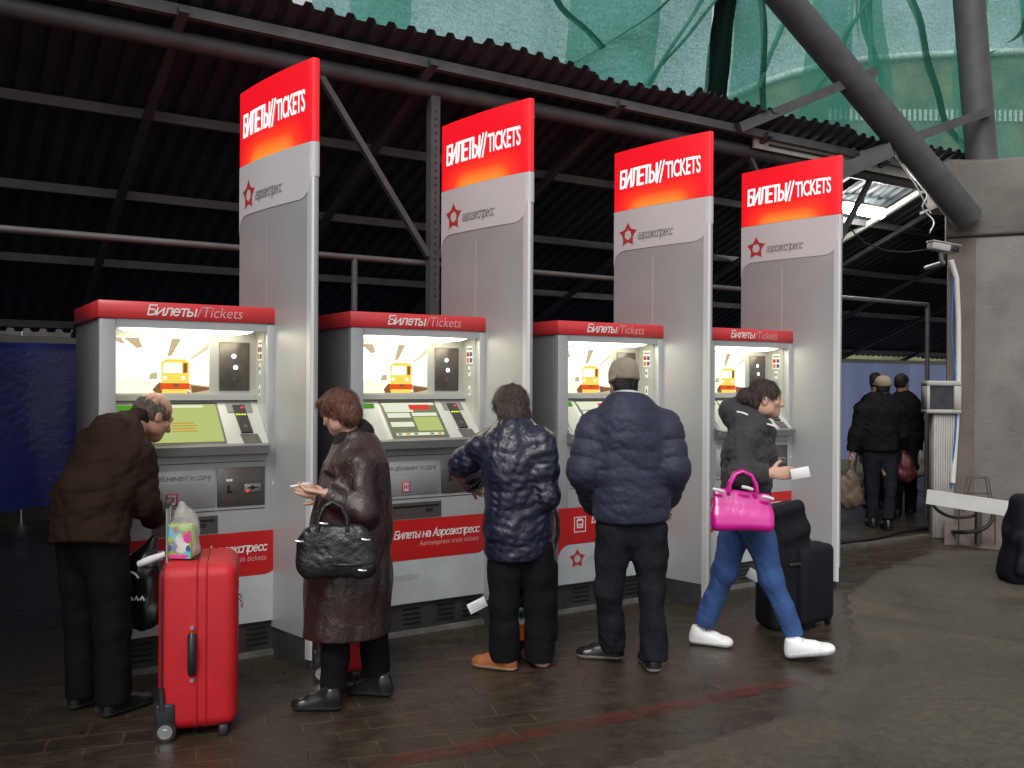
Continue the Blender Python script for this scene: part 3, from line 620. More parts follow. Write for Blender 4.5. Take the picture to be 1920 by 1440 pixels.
# security camera on its bracket, with drooping cable
cp = at(1772, 466, 8.95)
cc = thing('security_camera', 'white security camera on a bracket at the pier edge', 'security camera', cp)
Mx = Matrix.Rotation(0.25, 4, 'Z') @ Matrix.Rotation(0.12, 4, 'Y')
mb = MB(); mb.rbox((-0.17, -0.05, -0.035), (0.12, 0.05, 0.04), 0.012, 2, 0, Mx); mb.rbox((-0.18, -0.058, 0.036), (0.14, 0.058, 0.05), 0.006, 1, 0, Mx); mb.build('housing', M['dirty_white'], cc)
mb = MB(); mb.rbox((0.02, -0.056, -0.028), (0.115, -0.049, 0.03), 0.006, 1, 0, Mx); mb.build('lens_hood', M['black_plastic'], cc)
mb = MB(); mb.tube([(-0.03, 0.02, -0.03), (-0.02, 0.04, -0.10), (0.04, 0.12, -0.12), (0.06, 0.55, -0.12)], 0.022, 8); mb.build('bracket', M['dirty_white'], cc)
P = [at(*q) for q in ((1590, 425, 8.6), (1620, 455, 8.7), (1660, 470, 8.8), (1700, 473, 8.9), (1750, 466, 8.95))]
tag(MB().tube(P, 0.007, 6).build('drooping_cable', M['cable_black']), 'thin black cable drooping from the lamp to the security camera', 'cable')
mb = MB(); P = [at(1727 + 7 * math.sin(k * 0.42) + k * 0.9, 352 + k * 3.4, 9.1 + 0.04 * math.cos(k * .42)) for k in range(26)]
tag(mb.tube(P, 0.007, 6).build('cable_loop', M['white_metal']), 'curled white cable hanging above the security camera', 'cable')

# conduit, blue cable, information terminal, white plank, wire stand, floor cables
P = [at(*q) for q in ((1783, 488, 9.45), (1793, 520, 9.47), (1797, 600, 9.47), (1797, 700, 9.46), (1793, 800, 9.45), (1786, 905, 9.42))]
tag(MB().tube(P, 0.027, 12).build('conduit_pipe', M['white_metal']), 'bowed white conduit pipe down the pier face', 'pipe')
P = [at(*q) for q in ((1788, 520, 9.42), (1786, 560, 9.42), (1783, 620, 9.42), (1790, 690, 9.42), (1795, 760, 9.42), (1790, 830, 9.42), (1783, 915, 9.42))]
tag(MB().tube(P, 0.010, 8).build('blue_cable', M['cable_blue']), 'blue cable running down beside the white conduit', 'cable')
tp = at(1766, 985, 9.5); tp[2] = 0
it = thing('information_terminal', 'white terminal with dark screen on a ribbed post by the pier', 'terminal', tp, -0.15)
mb = MB(); mb.rbox((-0.105, -0.05, 0), (0.10, 0.10, 1.27), 0.01, 1)
for k in range(9): mb.rbox((-0.10 + k * 0.0225, -0.064, 0.01), (-0.087 + k * 0.0225, -0.05, 1.26), 0.003, 1)
mb.build('ribbed_post', M['dirty_white'], it)
mb = MB()
for lo, hi in (((-0.18, -0.10, 1.27), (0.15, 0.12, 1.31)), ((-0.18, -0.10, 1.55), (0.15, 0.12, 1.60)), ((-0.18, -0.10, 1.31), (-0.15, 0.12, 1.55)), ((0.08, -0.10, 1.31), (0.15, 0.12, 1.55)), ((-0.15, 0.0, 1.31), (0.08, 0.12, 1.55))): mb.rbox(lo, hi, 0.006, 1)
mb.build('screen_housing', M['dirty_white'], it)
mb = MB(); mb.box((-0.149, -0.075, 1.311), (0.079, -0.002, 1.549)); mb.build('screen', M['glass_dark'], it)
pa, pb = at(1738, 931, 8.85), at(1912, 957, 8.4); pm = (pa + pb) / 2
o = MB().bar(pa - pm, pb - pm, 0.035, 0.135, 0).build('white_plank', M['white_metal'], None, pm); tag(o, 'tilted white plank lying across in front of the pier', 'plank')
o = MB().bar(pa - pm + [0.55, 0.12, -0.06], pa - pm + [0.55, 0.12, -pm[2]], 0.05, 0.05, 0, (1, 0, 0)).build('trestle', M['wire'], None, pm); tag(o, 'dark low support under the white plank', 'trestle')
wp = at(1832, 960, 9.0); wp[2] = 0
mb = MB()
q = lambda px, py, Y: at(px, py, Y) - wp
mb.tube([q(1798, 960, 9.0), q(1815, 894, 9.0), q(1852, 895, 9.0), q(1866, 960, 9.0)], 0.006, 6)
mb.tube([q(1805, 960, 9.15), q(1822, 897, 9.15), q(1848, 897, 9.15), q(1858, 960, 9.15)], 0.006, 6)
mb.tube([q(1807, 925, 9.0), q(1857, 925, 9.0)], 0.005, 6)
for px in (1798, 1866): mb.tube([q(px, 960, 9.0), np.append(q(px, 960, 9.0)[:2], 0)], 0.006, 6)
tag(mb.build('wire_stand', M['wire'], None, wp), 'thin black wire stand behind the white plank', 'stand')
def ground_cable(label, pts, r):
    P = [np.array(p, float) for p in pts]
    # Catmull-Rom
    Q = []
    for i in range(len(P) - 1):
        p0, p1, p2, p3 = P[max(i - 1, 0)], P[i], P[i + 1], P[min(i + 2, len(P) - 1)]
        for u in np.linspace(0, 1, 8, endpoint=False):
            Q.append(0.5 * ((2 * p1) + (-p0 + p2) * u + (2 * p0 - 5 * p1 + 4 * p2 - p3) * u * u + (-p0 + 3 * p1 - 3 * p2 + p3) * u ** 3))
    Q.append(P[-1])
    tag(MB().tube(Q, r, 8).build('ground_cable', M['cable_black']), label, 'cable', 'black cables around the pier foot')
gp = lambda px, py, z=0.02: np.append(ground_at(px, py)[:2], z)
ground_cable('black cable lying on the paving from the last pylon to the terminal', [gp(1572, 1020), gp(1640, 1012), gp(1700, 998), gp(1760, 992), gp(1800, 990)], 0.022)
ground_cable('black cable looping under the white plank', [at(1742, 935, 9.0), at(1760, 958, 9.0), at(1790, 970, 9.05), at(1830, 965, 9.05), at(1858, 940, 9.1)], 0.016)
ground_cable('thick black hose curving down from the plank to the ground', [at(1864, 945, 9.1), at(1860, 975, 9.0), at(1840, 993, 8.95), at(1800, 998, 9.0), gp(1770, 998)], 0.02)
# broken paving edge in front of the terminal
mb = MB(); 
for k in range(9):
    a = gp(1570 + k * 24, 1031 - k * 3.4, 0.012); b = gp(1593 + k * 24, 1027.7 - k * 3.4, 0.012 + 0.004 * math.sin(k * 2.3)); mb.bar(a, b, 0.11 + 0.015 * math.sin(k * 1.7), 0.03)
tag(mb.build('kerb', mat('dirty_kerb', (0.075, 0.065, 0.052), 0.8, 0, 0.3, 7, 0.3, 40)), 'low broken kerb edge', kind='structure')
# black bag at the right edge: built with the luggage

# ---- unseen dark wall added to block light from the left
sb = thing('left_blocker', 'unseen dark wall added left of the shed to block light', 'building', (-11.0, 1.0, 0))
mb = MB(); mb.box((-1.0, -9.0, 0), (1.2, 12.0, 5.0)); mb.build('wall', M['blocker_dark'], sb)

kk = thing('blocker', 'unseen added kiosk with an awning left of the ticket machines', 'blocker', (-5.4, 2.6, 0))  # unseen block and overhang added to darken the floor at the left
mb = MB(); mb.box((-1.6, -2.6, 0), (0.9, 2.2, 3.2)); mb.build('wall', M['blocker_dark'], kk)
mb = MB(); mb.box((0.905, -2.8, 2.95), (2.75, 2.1, 3.05)); mb.build('overhang', M['blocker_dark'], kk)

# ------------------------------------------------------------------ TICKET MACHINES
TS = [0.805, 2.178, 3.638, 4.949]; DS = [5.220, 5.170, 5.103, 5.045]
MW, MH, MDp = 0.967, 1.98, 0.845
def s_band(mb, x0, x1, zt, zb, r, mi, y, lower):
    """a label band whose lower edge ends in opposite quarter rounds (left hangs lower, right curls up)"""
    pts = []
    n = 10
    for k in range(n + 1):
        a = PI / 2 * k / n; pts.append((x0 + r - r * math.cos(a), zb - r + r * math.sin(a)))      # concave round at left
    for k in range(n + 1):
        a = PI / 2 * k / n; pts.append((x1 - r + r * math.sin(a), zb + r - r * math.cos(a)))
    V = []; Fc = []
    for i, (x, z) in enumerate(pts):
        V += [(x, y, z), (x, y, zt)]
        if i: Fc.append((2 * i - 2, 2 * i, 2 * i + 1, 2 * i - 1))
    mb.add(V, Fc, mi)

def build_machine():
    root = thing('ticket_machine', 'ticket machine', 'ticket machine')
    D = MDp
    mb = MB()
    # hollow cabinet: sides, back, top, bottom block, recess back
    mb.box((MW - 0.03, 0.066, 0.06), (MW - 0.004, D, 1.886))
    mb.box((0.03, D - 0.03, 0.06), (MW - 0.03, D, 1.886)); mb.box((0.03, 0.066, 1.86), (MW - 0.03, D - 0.03, 1.886))
    mb.box((0.03, 0.066, 0.06), (MW - 0.03, D - 0.03, 1.02))
    mb.box((0.012, 0.058, 0.2), (0.028, 0.066, 1.88), 1); mb.box((MW - 0.028, 0.058, 0.2), (MW - 0.012, 0.066, 1.88), 1)
    mb.rbox((0, 0, 0.197), (0.083, 0.058, 1.886), 0.005, 2)
    mb.rbox((0.885, 0, 0.197), (MW, 0.058, 1.886), 0.005, 2)
    mb.box((0.083, 0.001, 1.842), (0.885, 0.058, 1.886))
    mb.box((0.083, 0.001, 0.197), (0.885, 0.058, 1.150))
    mb.build('cabinet', [M['silver'], M['black']], root)
    MB().rbox((0.004, 0.066, 0.06), (0.0299, D, 1.886), 0.003, 1).build('side_panel', M['side_grey'], root)
    # recess lining
    mb = MB()
    mb.box((0.083, 0.215, 1.46), (0.885, 0.235, 1.842))                        # back plate
    mb.box((0.065, 0.058, 1.10), (0.083, 0.30, 1.842)); mb.box((0.885, 0.058, 1.10), (0.903, 0.30, 1.842))
    mb.box((0.083, 0.058, 1.842), (0.885, 0.235, 1.858))
    mb.box((0.083, 0.175, 1.452), (0.885, 0.215, 1.482))                       # ledge under the picture
    mb.build('recess', M['console'], root)
    # lamp in the head of the recess: a shallow bowed diffuser
    V = []; Fc = []; n = 24
    for i in range(n + 1):
        u = i / n; x = 0.12 + 0.70 * u; dz = 0.030 * math.sin(PI * u) ** 0.5
        V += [(x, 0.045, 1.8405), (x, 0.060, 1.8405 - dz), (x, 0.15, 1.8405 - dz), (x, 0.165, 1.8405)]
        if i: a = 4 * i; Fc += [(a - 4, a, a + 1, a - 3), (a - 3, a + 1, a + 2, a - 2), (a - 2, a + 2, a + 3, a - 1)]
    MB().add(V, Fc, 0, True).build('lamp_diffuser', M['lamp_strip'], root)
    # backlit picture of a train at a platform
    mb = MB(); x0, x1, z0, z1, y = 0.10, 0.615, 1.492, 1.80, 0.210
    w, h = x1 - x0, z1 - z0
    def P(poly, mi, k): mb.add([(x0 + a * w, y - 0.0006 * k, z0 + b * h) for a, b in poly], [tuple(range(len(poly)))], mi)
    mb.box((x0, y, z0), (x1, 0.2149, z1), 0)
    P([(0, 0), (0.42, 0), (0.46, 0.22), (0.2, 0.27), (0, 0.24)], 1, 1)
    P([(0.40, 0), (0.80, 0), (0.72, 0.16), (0.46, 0.18)], 5, 1)
    P([(0.80, 0), (1, 0), (1, 0.13), (0.76, 0.18)], 4, 2); P([(0.82, 0.0), (1, 0.06), (1, 0.10), (0.80, 0.14)], 5, 3)
    P([(0.44, 0), (0.40, 0.06), (0.47, 0.20), (0.53, 0.16), (0.53, 0.0)], 5, 3)
    P([(0.60, 0.99), (0.70, 0.99), (0.60, 0.68), (0.55, 0.66)], 4, 1); P([(0.10, 0.99), (0.26, 0.99), (0.30, 0.82), (0.24, 0.80)], 4, 1)
    P([(0, 0.99), (0.08, 0.99), (0.13, 0.86), (0.0, 0.93)], 4, 2)
    for k in range(6):
        u = k / 6; P([(1, 0.95 - 0.10 * u), (0.99, 0.90 - 0.10 * u), (0.80, 0.63 - 0.03 * u), (0.80, 0.66 - 0.03 * u)], 4 if k % 2 else 1, 1)
    for k in range(5): P([(0.84 + k * 0.035, 0.22), (0.855 + k * 0.035, 0.22), (0.855 + k * 0.035, 0.52 + k * 0.04), (0.84 + k * 0.035, 0.5 + k * 0.04)], 1, 2)
    P([(0.03, 0.26), (0.05, 0.26), (0.05, 0.42), (0.03, 0.42)], 1, 2); P([(0.09, 0.26), (0.12, 0.26), (0.12, 0.40), (0.09, 0.40)], 1, 2); P([(0.36, 0.25), (0.45, 0.25), (0.45, 0.38), (0.38, 0.36)], 4, 2)
    P([(0.485, 0.04), (0.79, 0.06), (0.79, 0.18), (0.485, 0.20)], 3, 4)
    P([(0.49, 0.18), (0.785, 0.18), (0.79, 0.56), (0.74, 0.62), (0.54, 0.62), (0.49, 0.56)], 2, 5)
    P([(0.50, 0.0), (0.77, 0.0), (0.775, 0.07), (0.50, 0.07)], 2, 5)
    P([(0.51, 0.37), (0.70, 0.37), (0.70, 0.55), (0.52, 0.55)], 0, 6); P([(0.72, 0.37), (0.765, 0.37), (0.765, 0.55), (0.72, 0.55)], 5, 6)
    for cx in (0.53, 0.72):
        P([(cx + 0.018 * math.cos(q), 0.28 + 0.03 * math.sin(q)) for q in np.linspace(0, 2 * PI, 10, endpoint=False)], 0, 6)
    P([(0.61, 0.12), (0.68, 0.12), (0.67, 0.18), (0.62, 0.18)], 5, 6)
    mb.build('poster', [M['pic_white'], M['pic_cream'], M['pic_orange'], M['pic_red'], M['pic_grey'], M['pic_dark']], root)
    # loudspeaker panel
    mb = MB(); mb.rbox((0.672, 0.206, 1.505), (0.848, 0.2149, 1.785), 0.004, 1)
    sp = mb.build('speaker_panel', M['dark_panel'], root)
    for (x, z, r_, m) in ((0.755, 1.705, 0.014, 'led_white'), (0.765, 1.64, 0.014, 'led_white'), (0.757, 1.575, 0.012, 'dark_panel')):
        MB().disc((x, 0.205, z), (0, 1, 0), r_, 0.004, 16).build('indicator_light', M[m], sp)
    # right cheek of the recess: payment stickers and little sockets
    xr = 0.884
    mb = MB(); mb.box((xr - 0.002, 0.085, 1.68), (xr, 0.165, 1.80), 0)
    for k, (zz, yy, mi) in enumerate(((1.745, 0.093, 1), (1.745, 0.130, 2), (1.705, 0.093, 1), (1.705, 0.130, 3))): mb.box((xr - 0.003, yy, zz - 0.014), (xr - 0.0021, yy + 0.028, zz + 0.014), mi)
    mb.box((xr - 0.003, 0.09, 1.775), (xr - 0.0021, 0.155, 1.785), 4)
    mb.build('payment_sticker', [M['sticker'], M['blue_mark'], M['led_red'] if False else M['red_label'], M['amber_mark'], M['grey_letter']], root)
    mb = MB(); mb.box((xr - 0.003, 0.11, 1.60), (xr, 0.14, 1.665), 0); mb.disc((xr - 0.004, 0.125, 1.635), (1, 0, 0), 0.008, 0.004, 10, 1); mb.build('key_socket', [M['sticker'], M['black_plastic']], root)
    mb = MB(); mb.box((xr - 0.003, 0.11, 1.475), (xr, 0.14, 1.54), 0); mb.box((xr - 0.005, 0.121, 1.49), (xr - 0.003, 0.129, 1.515), 1); mb.build('card_slot', [M['sticker'], M['black_plastic']], root)
    # sloping console
    zb, zf, yb, yf = 1.452, 1.196, 0.205, -0.055
    def slope(x, u, off=0.0):                 # u 0 = back/top, 1 = front/bottom
        d = np.array([0, yf - yb, zf - zb]); nrm = np.array([0, zf - zb, -(yf - yb)]); nrm = nrm / np.linalg.norm(nrm); nrm = nrm if nrm[2] > 0 else -nrm
        return np.array([x, yb, zb]) + d * u + nrm * off
    mb = MB(); xa, xb = 0.084, 0.884
    V = [slope(xa, 0), slope(xb, 0), slope(xb, 1), slope(xa, 1), (xa, yb, 1.148), (xb, yb, 1.148), (xb, yf, 1.185), (xa, yf, 1.185)]
    mb.add(V, [(0, 3, 2, 1), (0, 4, 7, 3), (1, 2, 6, 5), (4, 5, 6, 7), (0, 1, 5, 4), (3, 7, 6, 2)])
    mb.build('console', M['console'], root)
    mb = MB()
    V = [(xa - 0.012, -0.001, 1.222), (xb + 0.012, -0.001, 1.222), (xb - 0.01, yf - 0.03, 1.205), (xa + 0.01, yf - 0.03, 1.205), (xa - 0.012, -0.001, 1.148), (xb + 0.012, -0.001, 1.148), (xb - 0.01, yf - 0.018, 1.158), (xa + 0.01, yf - 0.018, 1.158)]
    mb.add(V, [(0, 3, 2, 1), (4, 5, 6, 7), (3, 7, 6, 2), (0, 4, 7, 3), (1, 2, 6, 5)])
    mb.build('console_lip', M['lip'], root)
    def plate(name, x0, x1, u0, u1, t, m, parent=root, inset=0.0):
        mb = MB(); a, b, c, d = slope(x0, u0), slope(x1, u0), slope(x1 + inset, u1), slope(x0 + inset, u1)
        nrm = slope(0, 0, 1) - slope(0, 0)
        V = [p + nrm * 0.0005 for p in (a, b, c, d)] + [p + nrm * t for p in (a, b, c, d)]
        mb.add(V, [(4, 7, 6, 5), (0, 4, 5, 1), (1, 5, 6, 2), (2, 6, 7, 3), (3, 7, 4, 0)]); return mb.build(name, m, parent)
    scr = plate('touch_screen', 0.275, 0.640, 0.10, 0.88, 0.003, M['scr_green'])
    plate('screen_bezel', 0.262, 0.653, 0.06, 0.92, 0.0015, M['dark_panel'], scr)
    # note acceptor at the left
    mb = MB(); V = [slope(0.10, 0.18), slope(0.225, 0.18), slope(0.225, 0.95), slope(0.10, 0.95)]
    nrm = slope(0, 0, 1) - slope(0, 0)
    W_ = [V[0] + nrm * 0.03, V[1] + nrm * 0.03, V[2] + nrm * 0.004, V[3] + nrm * 0.004]
    mb.add(V + W_, [(4, 7, 6, 5), (0, 4, 5, 1), (1, 5, 6, 2), (2, 6, 7, 3), (3, 7, 4, 0)]); na = mb.build('note_acceptor', M['console'], root)
    mb = MB(); a = [slope(0.105, 0.19, 0.033), slope(0.205, 0.19, 0.033), slope(0.205, 0.28, 0.031), slope(0.105, 0.28, 0.031)]; mb.add(a, [(0, 3, 2, 1)], 0)
    mb.build('note_slot', M['led_green'], na)
    # card reader with key pad
    plate('reader_plate', 0.700, 0.845, 0.06, 0.28, 0.004, M['dark_panel'] if False else M['lip'])
    cr = plate('card_reader', 0.735, 0.800, 0.14, 0.72, 0.012, M['black_plastic'], inset=0.01)
    def dot(x, u, r_, m, off, nm):
        mb = MB(); c = slope(x, u, off); e1 = np.array([1.0, 0, 0]); e2 = slope(0, 1) - slope(0, 0); e2 = e2 / np.linalg.norm(e2)
        V = [c + (e1 * math.cos(q) + e2 * math.sin(q)) * r_ for q in np.linspace(0, 2 * PI, 10, endpoint=False)]; mb.add(V, [tuple(range(9, -1, -1))]); mb.build(nm, M[m], cr)
    dot(0.785, 0.20, 0.008, 'led_red', 0.0128, 'indicator_light')
    for k in range(4): dot(0.745 + k * 0.0155, 0.35, 0.0065, 'led_yellow', 0.0128, 'indicator_light')
    dot(0.775, 0.60, 0.012, 'dark_panel', 0.0128, 'button')
    plate('card_tray', 0.735, 0.835, 0.74, 0.93, 0.003, M['dark_panel'], inset=0.012)
    # red header with its words
    mb = MB(); mb.rbox((-0.008, -0.008, 1.887), (MW + 0.006, MDp, 1.98), 0.004, 1); hd = mb.build('header', M['red_header'], root)
    mb = MB(); put_ru(mb, 'Билеты', 0.235, 1.912, 0.255, 0.052, -0.0095, 0, shear=0.22, thick=0.15)
    put_text(mb, '/Tickets', 0.492, 1.908, 0.25, 0.058, -0.0095, 1, shear=0.22, bold=-0.004)
    mb.build('lettering', [M['white_letter'], M['pink_letter']], hd)
    # info panel
    mb = MB(); mb.rbox((0.10, -0.003, 0.866), (0.598, 0.0009, 1.074), 0.002, 1); ip = mb.build('info_panel', M['silver'], root)
    mb = MB(); put_ru(mb, 'Возьмите абонемент и сдачу', 0.135, 1.020, 0.44, 0.030, -0.0045, 0, shear=0.2, thick=0.13)
    put_text(mb, 'Take season ticket and change', 0.135, 0.985, 0.42, 0.024, -0.0045, 1, shear=0.2)
    mb.build('lettering', [M['grey_letter'], M['faint_letter']], ip); mb = MB()
    mb.rbox((0.335, -0.0055, 0.885), (0.395, -0.0035, 0.95), 0.004, 1, 2)
    mb.add([(0.345, -0.0062, 0.892), (0.385, -0.0062, 0.892), (0.385, -0.0062, 0.943), (0.345, -0.0062, 0.943)], [(0, 1, 2, 3)], 3)
    for (a, b, c, d) in ((0.350, 0.90, 0.356, 0.935), (0.362, 0.905, 0.368, 0.935), (0.374, 0.90, 0.380, 0.935), (0.350, 0.915, 0.380, 0.920)): mb.add([(a, -0.0068, b), (c, -0.0068, b), (c, -0.0068, d), (a, -0.0068, d)], [(0, 1, 2, 3)], 2)
    mb.build('pictogram', [M['grey_letter'], M['faint_letter'], M['red_mark'], M['label_grey']], ip)
    # coin panel
    mb = MB(); mb.rbox((0.606, -0.004, 0.862), (0.874, 0.0009, 1.080), 0.003, 1); cpn = mb.build('coin_panel', M['dark_panel'], root)
    mb = MB(); mb.box((0.655, -0.0055, 1.004), (0.690, -0.0041, 1.016), 1); mb.box((0.662, -0.006, 0.935), (0.674, -0.0041, 0.985), 0); mb.box((0.668, -0.0058, 0.940), (0.690, -0.0041, 0.952), 0); mb.build('coin_slot', [M['black'], M['sticker']], cpn)
    mb = MB(); mb.rbox((0.755, -0.012, 0.935), (0.850, -0.0041, 0.985), 0.004, 1, 0); mb.disc((0.80, -0.0125, 0.964), (0, 1, 0), 0.012, 0.003, 12, 1); mb.box((0.775, -0.0132, 0.960), (0.835, -0.0122, 0.967), 1); cs = mb.build('coin_return', [M['lip'], M['black']], cpn)
    MB().disc((0.772, -0.0128, 0.945), (0, 1, 0), 0.007, 0.004, 10).build('indicator_light', M['led_red'], cs)
    MB().box((0.095, -0.0012, 0.842), (0.875, 0.0012, 0.846)).build('door_seam', M['black_plastic'], root)
    MB().box((0.095, -0.0012, 1.108), (0.875, 0.0012, 1.112)).build('door_seam', M['black_plastic'], root)
    MB().disc((0.925, -0.002, 0.98), (0, 1, 0), 0.012, 0.006, 14).build('lock', M['alu'], root)
    # dispenser slot
    mb = MB()
    for lo, hi in (((0.265, -0.004, 0.80), (0.61, 0.0009, 0.819)), ((0.265, -0.004, 0.722), (0.61, 0.0009, 0.735)), ((0.265, -0.004, 0.735), (0.28, 0.0009, 0.80)), ((0.595, -0.004, 0.735), (0.61, 0.0009, 0.80))): mb.box(lo, hi, 0)
    mb.add([(0.28, 0.0004, 0.735), (0.595, 0.0004, 0.735), (0.595, 0.0004, 0.785), (0.28, 0.0004, 0.785)], [(0, 1, 2, 3)], 0); mb.add([(0.28, 0.0004, 0.785), (0.595, 0.0004, 0.785), (0.595, 0.0004, 0.80), (0.28, 0.0004, 0.80)], [(0, 1, 2, 3)], 1)
    mb.box((0.50, -0.002, 0.757), (0.55, 0.0003, 0.778), 1)
    mb.build('ticket_slot', [M['dark_panel'], M['black_plastic']], root)
    # lower graphics: pale panel, red band with words and emblem
    mb = MB(); mb.box((0.004, -0.002, 0.20), (MW - 0.002, -0.0005, 0.70)); mb.build('lower_panel', M['white_panel'], root)
    mb = MB(); s_band(mb, 0.003, MW - 0.001, 0.715, 0.466, 0.10, 0, -0.0032, True); rb = mb.build('red_band', M['red_label'], root)
    mb = MB(); put_ru(mb, 'Билеты на Аэроэкспресс', 0.285, 0.602, 0.60, 0.046, -0.0045, 0, shear=0.2, thick=0.15)
    put_text(mb, 'Aeroexpress train tickets', 0.455, 0.538, 0.43, 0.042, -0.0045, 1, shear=0.2)
    mb.build('lettering', [M['white_letter'], M['pink_letter']], rb); mb = MB()
    # a square pictogram outline with a train front
    def frame2(x0, x1, z0, z1, t, mi, y):
        for lo, hi in (((x0, z0), (x1, z0 + t)), ((x0, z1 - t), (x1, z1)), ((x0, z0 + t), (x0 + t, z1 - t)), ((x1 - t, z0 + t), (x1, z1 - t))):
            mb.add([(lo[0], y, lo[1]), (hi[0], y, lo[1]), (hi[0], y, hi[1]), (lo[0], y, hi[1])], [(0, 1, 2, 3)], mi)
    frame2(0.135, 0.235, 0.545, 0.650, 0.006, 0, -0.0045)
    mb.add([(0.160, -0.0045, 0.572), (0.210, -0.0045, 0.572), (0.214, -0.0045, 0.625), (0.204, -0.0045, 0.637), (0.166, -0.0045, 0.637), (0.156, -0.0045, 0.625)], [(0, 1, 2, 3, 4, 5)], 0)
    mb.add([(0.166, -0.0052, 0.602), (0.204, -0.0052, 0.602), (0.204, -0.0052, 0.622), (0.166, -0.0052, 0.622)], [(0, 1, 2, 3)], 2); frame2(0.172, 0.198, 0.580, 0.592, 0.004, 2, -0.0052)
    mb.build('pictogram', [M['white_letter'], M['pink_letter'], M['red_label']], rb)
    mb = MB()
    for qd in star_shape(0.072): mb.add([(0.165 + p[0], -0.0033, 0.365 + p[1]) for p in qd], [(0, 1, 2, 3)], 0)
    put_ru(mb, 'аэроэкспресс', 0.245, 0.345, 0.21, 0.040, -0.0033, 1, shear=0.2, thick=0.12)
    mb.build('emblem', [M['red_mark'], M['faint_letter']], root)
    # plinth with vent slots and the floor strip
    mb = MB(); mb.box((0.012, 0.02, 0.03), (MW - 0.012, 0.0655, 0.1965), 0); mb.box((0.02, 0.066, 0.0), (MW - 0.02, MDp - 0.01, 0.0595), 0)
    for gx in (0.16, 0.36, 0.60, 0.78):
        for k in range(4): mb.box((gx, 0.017, 0.062 + k * 0.030), (gx + 0.12, 0.0199, 0.075 + k * 0.030), 1)
    mb.build('plinth', [M['plinth'], M['black']], root)
    mb = MB(); mb.box((0.0, 0.0, 0.0), (MW, 0.064, 0.0295)); mb.build('floor_strip', M['plinth_strip'], root)
    return root

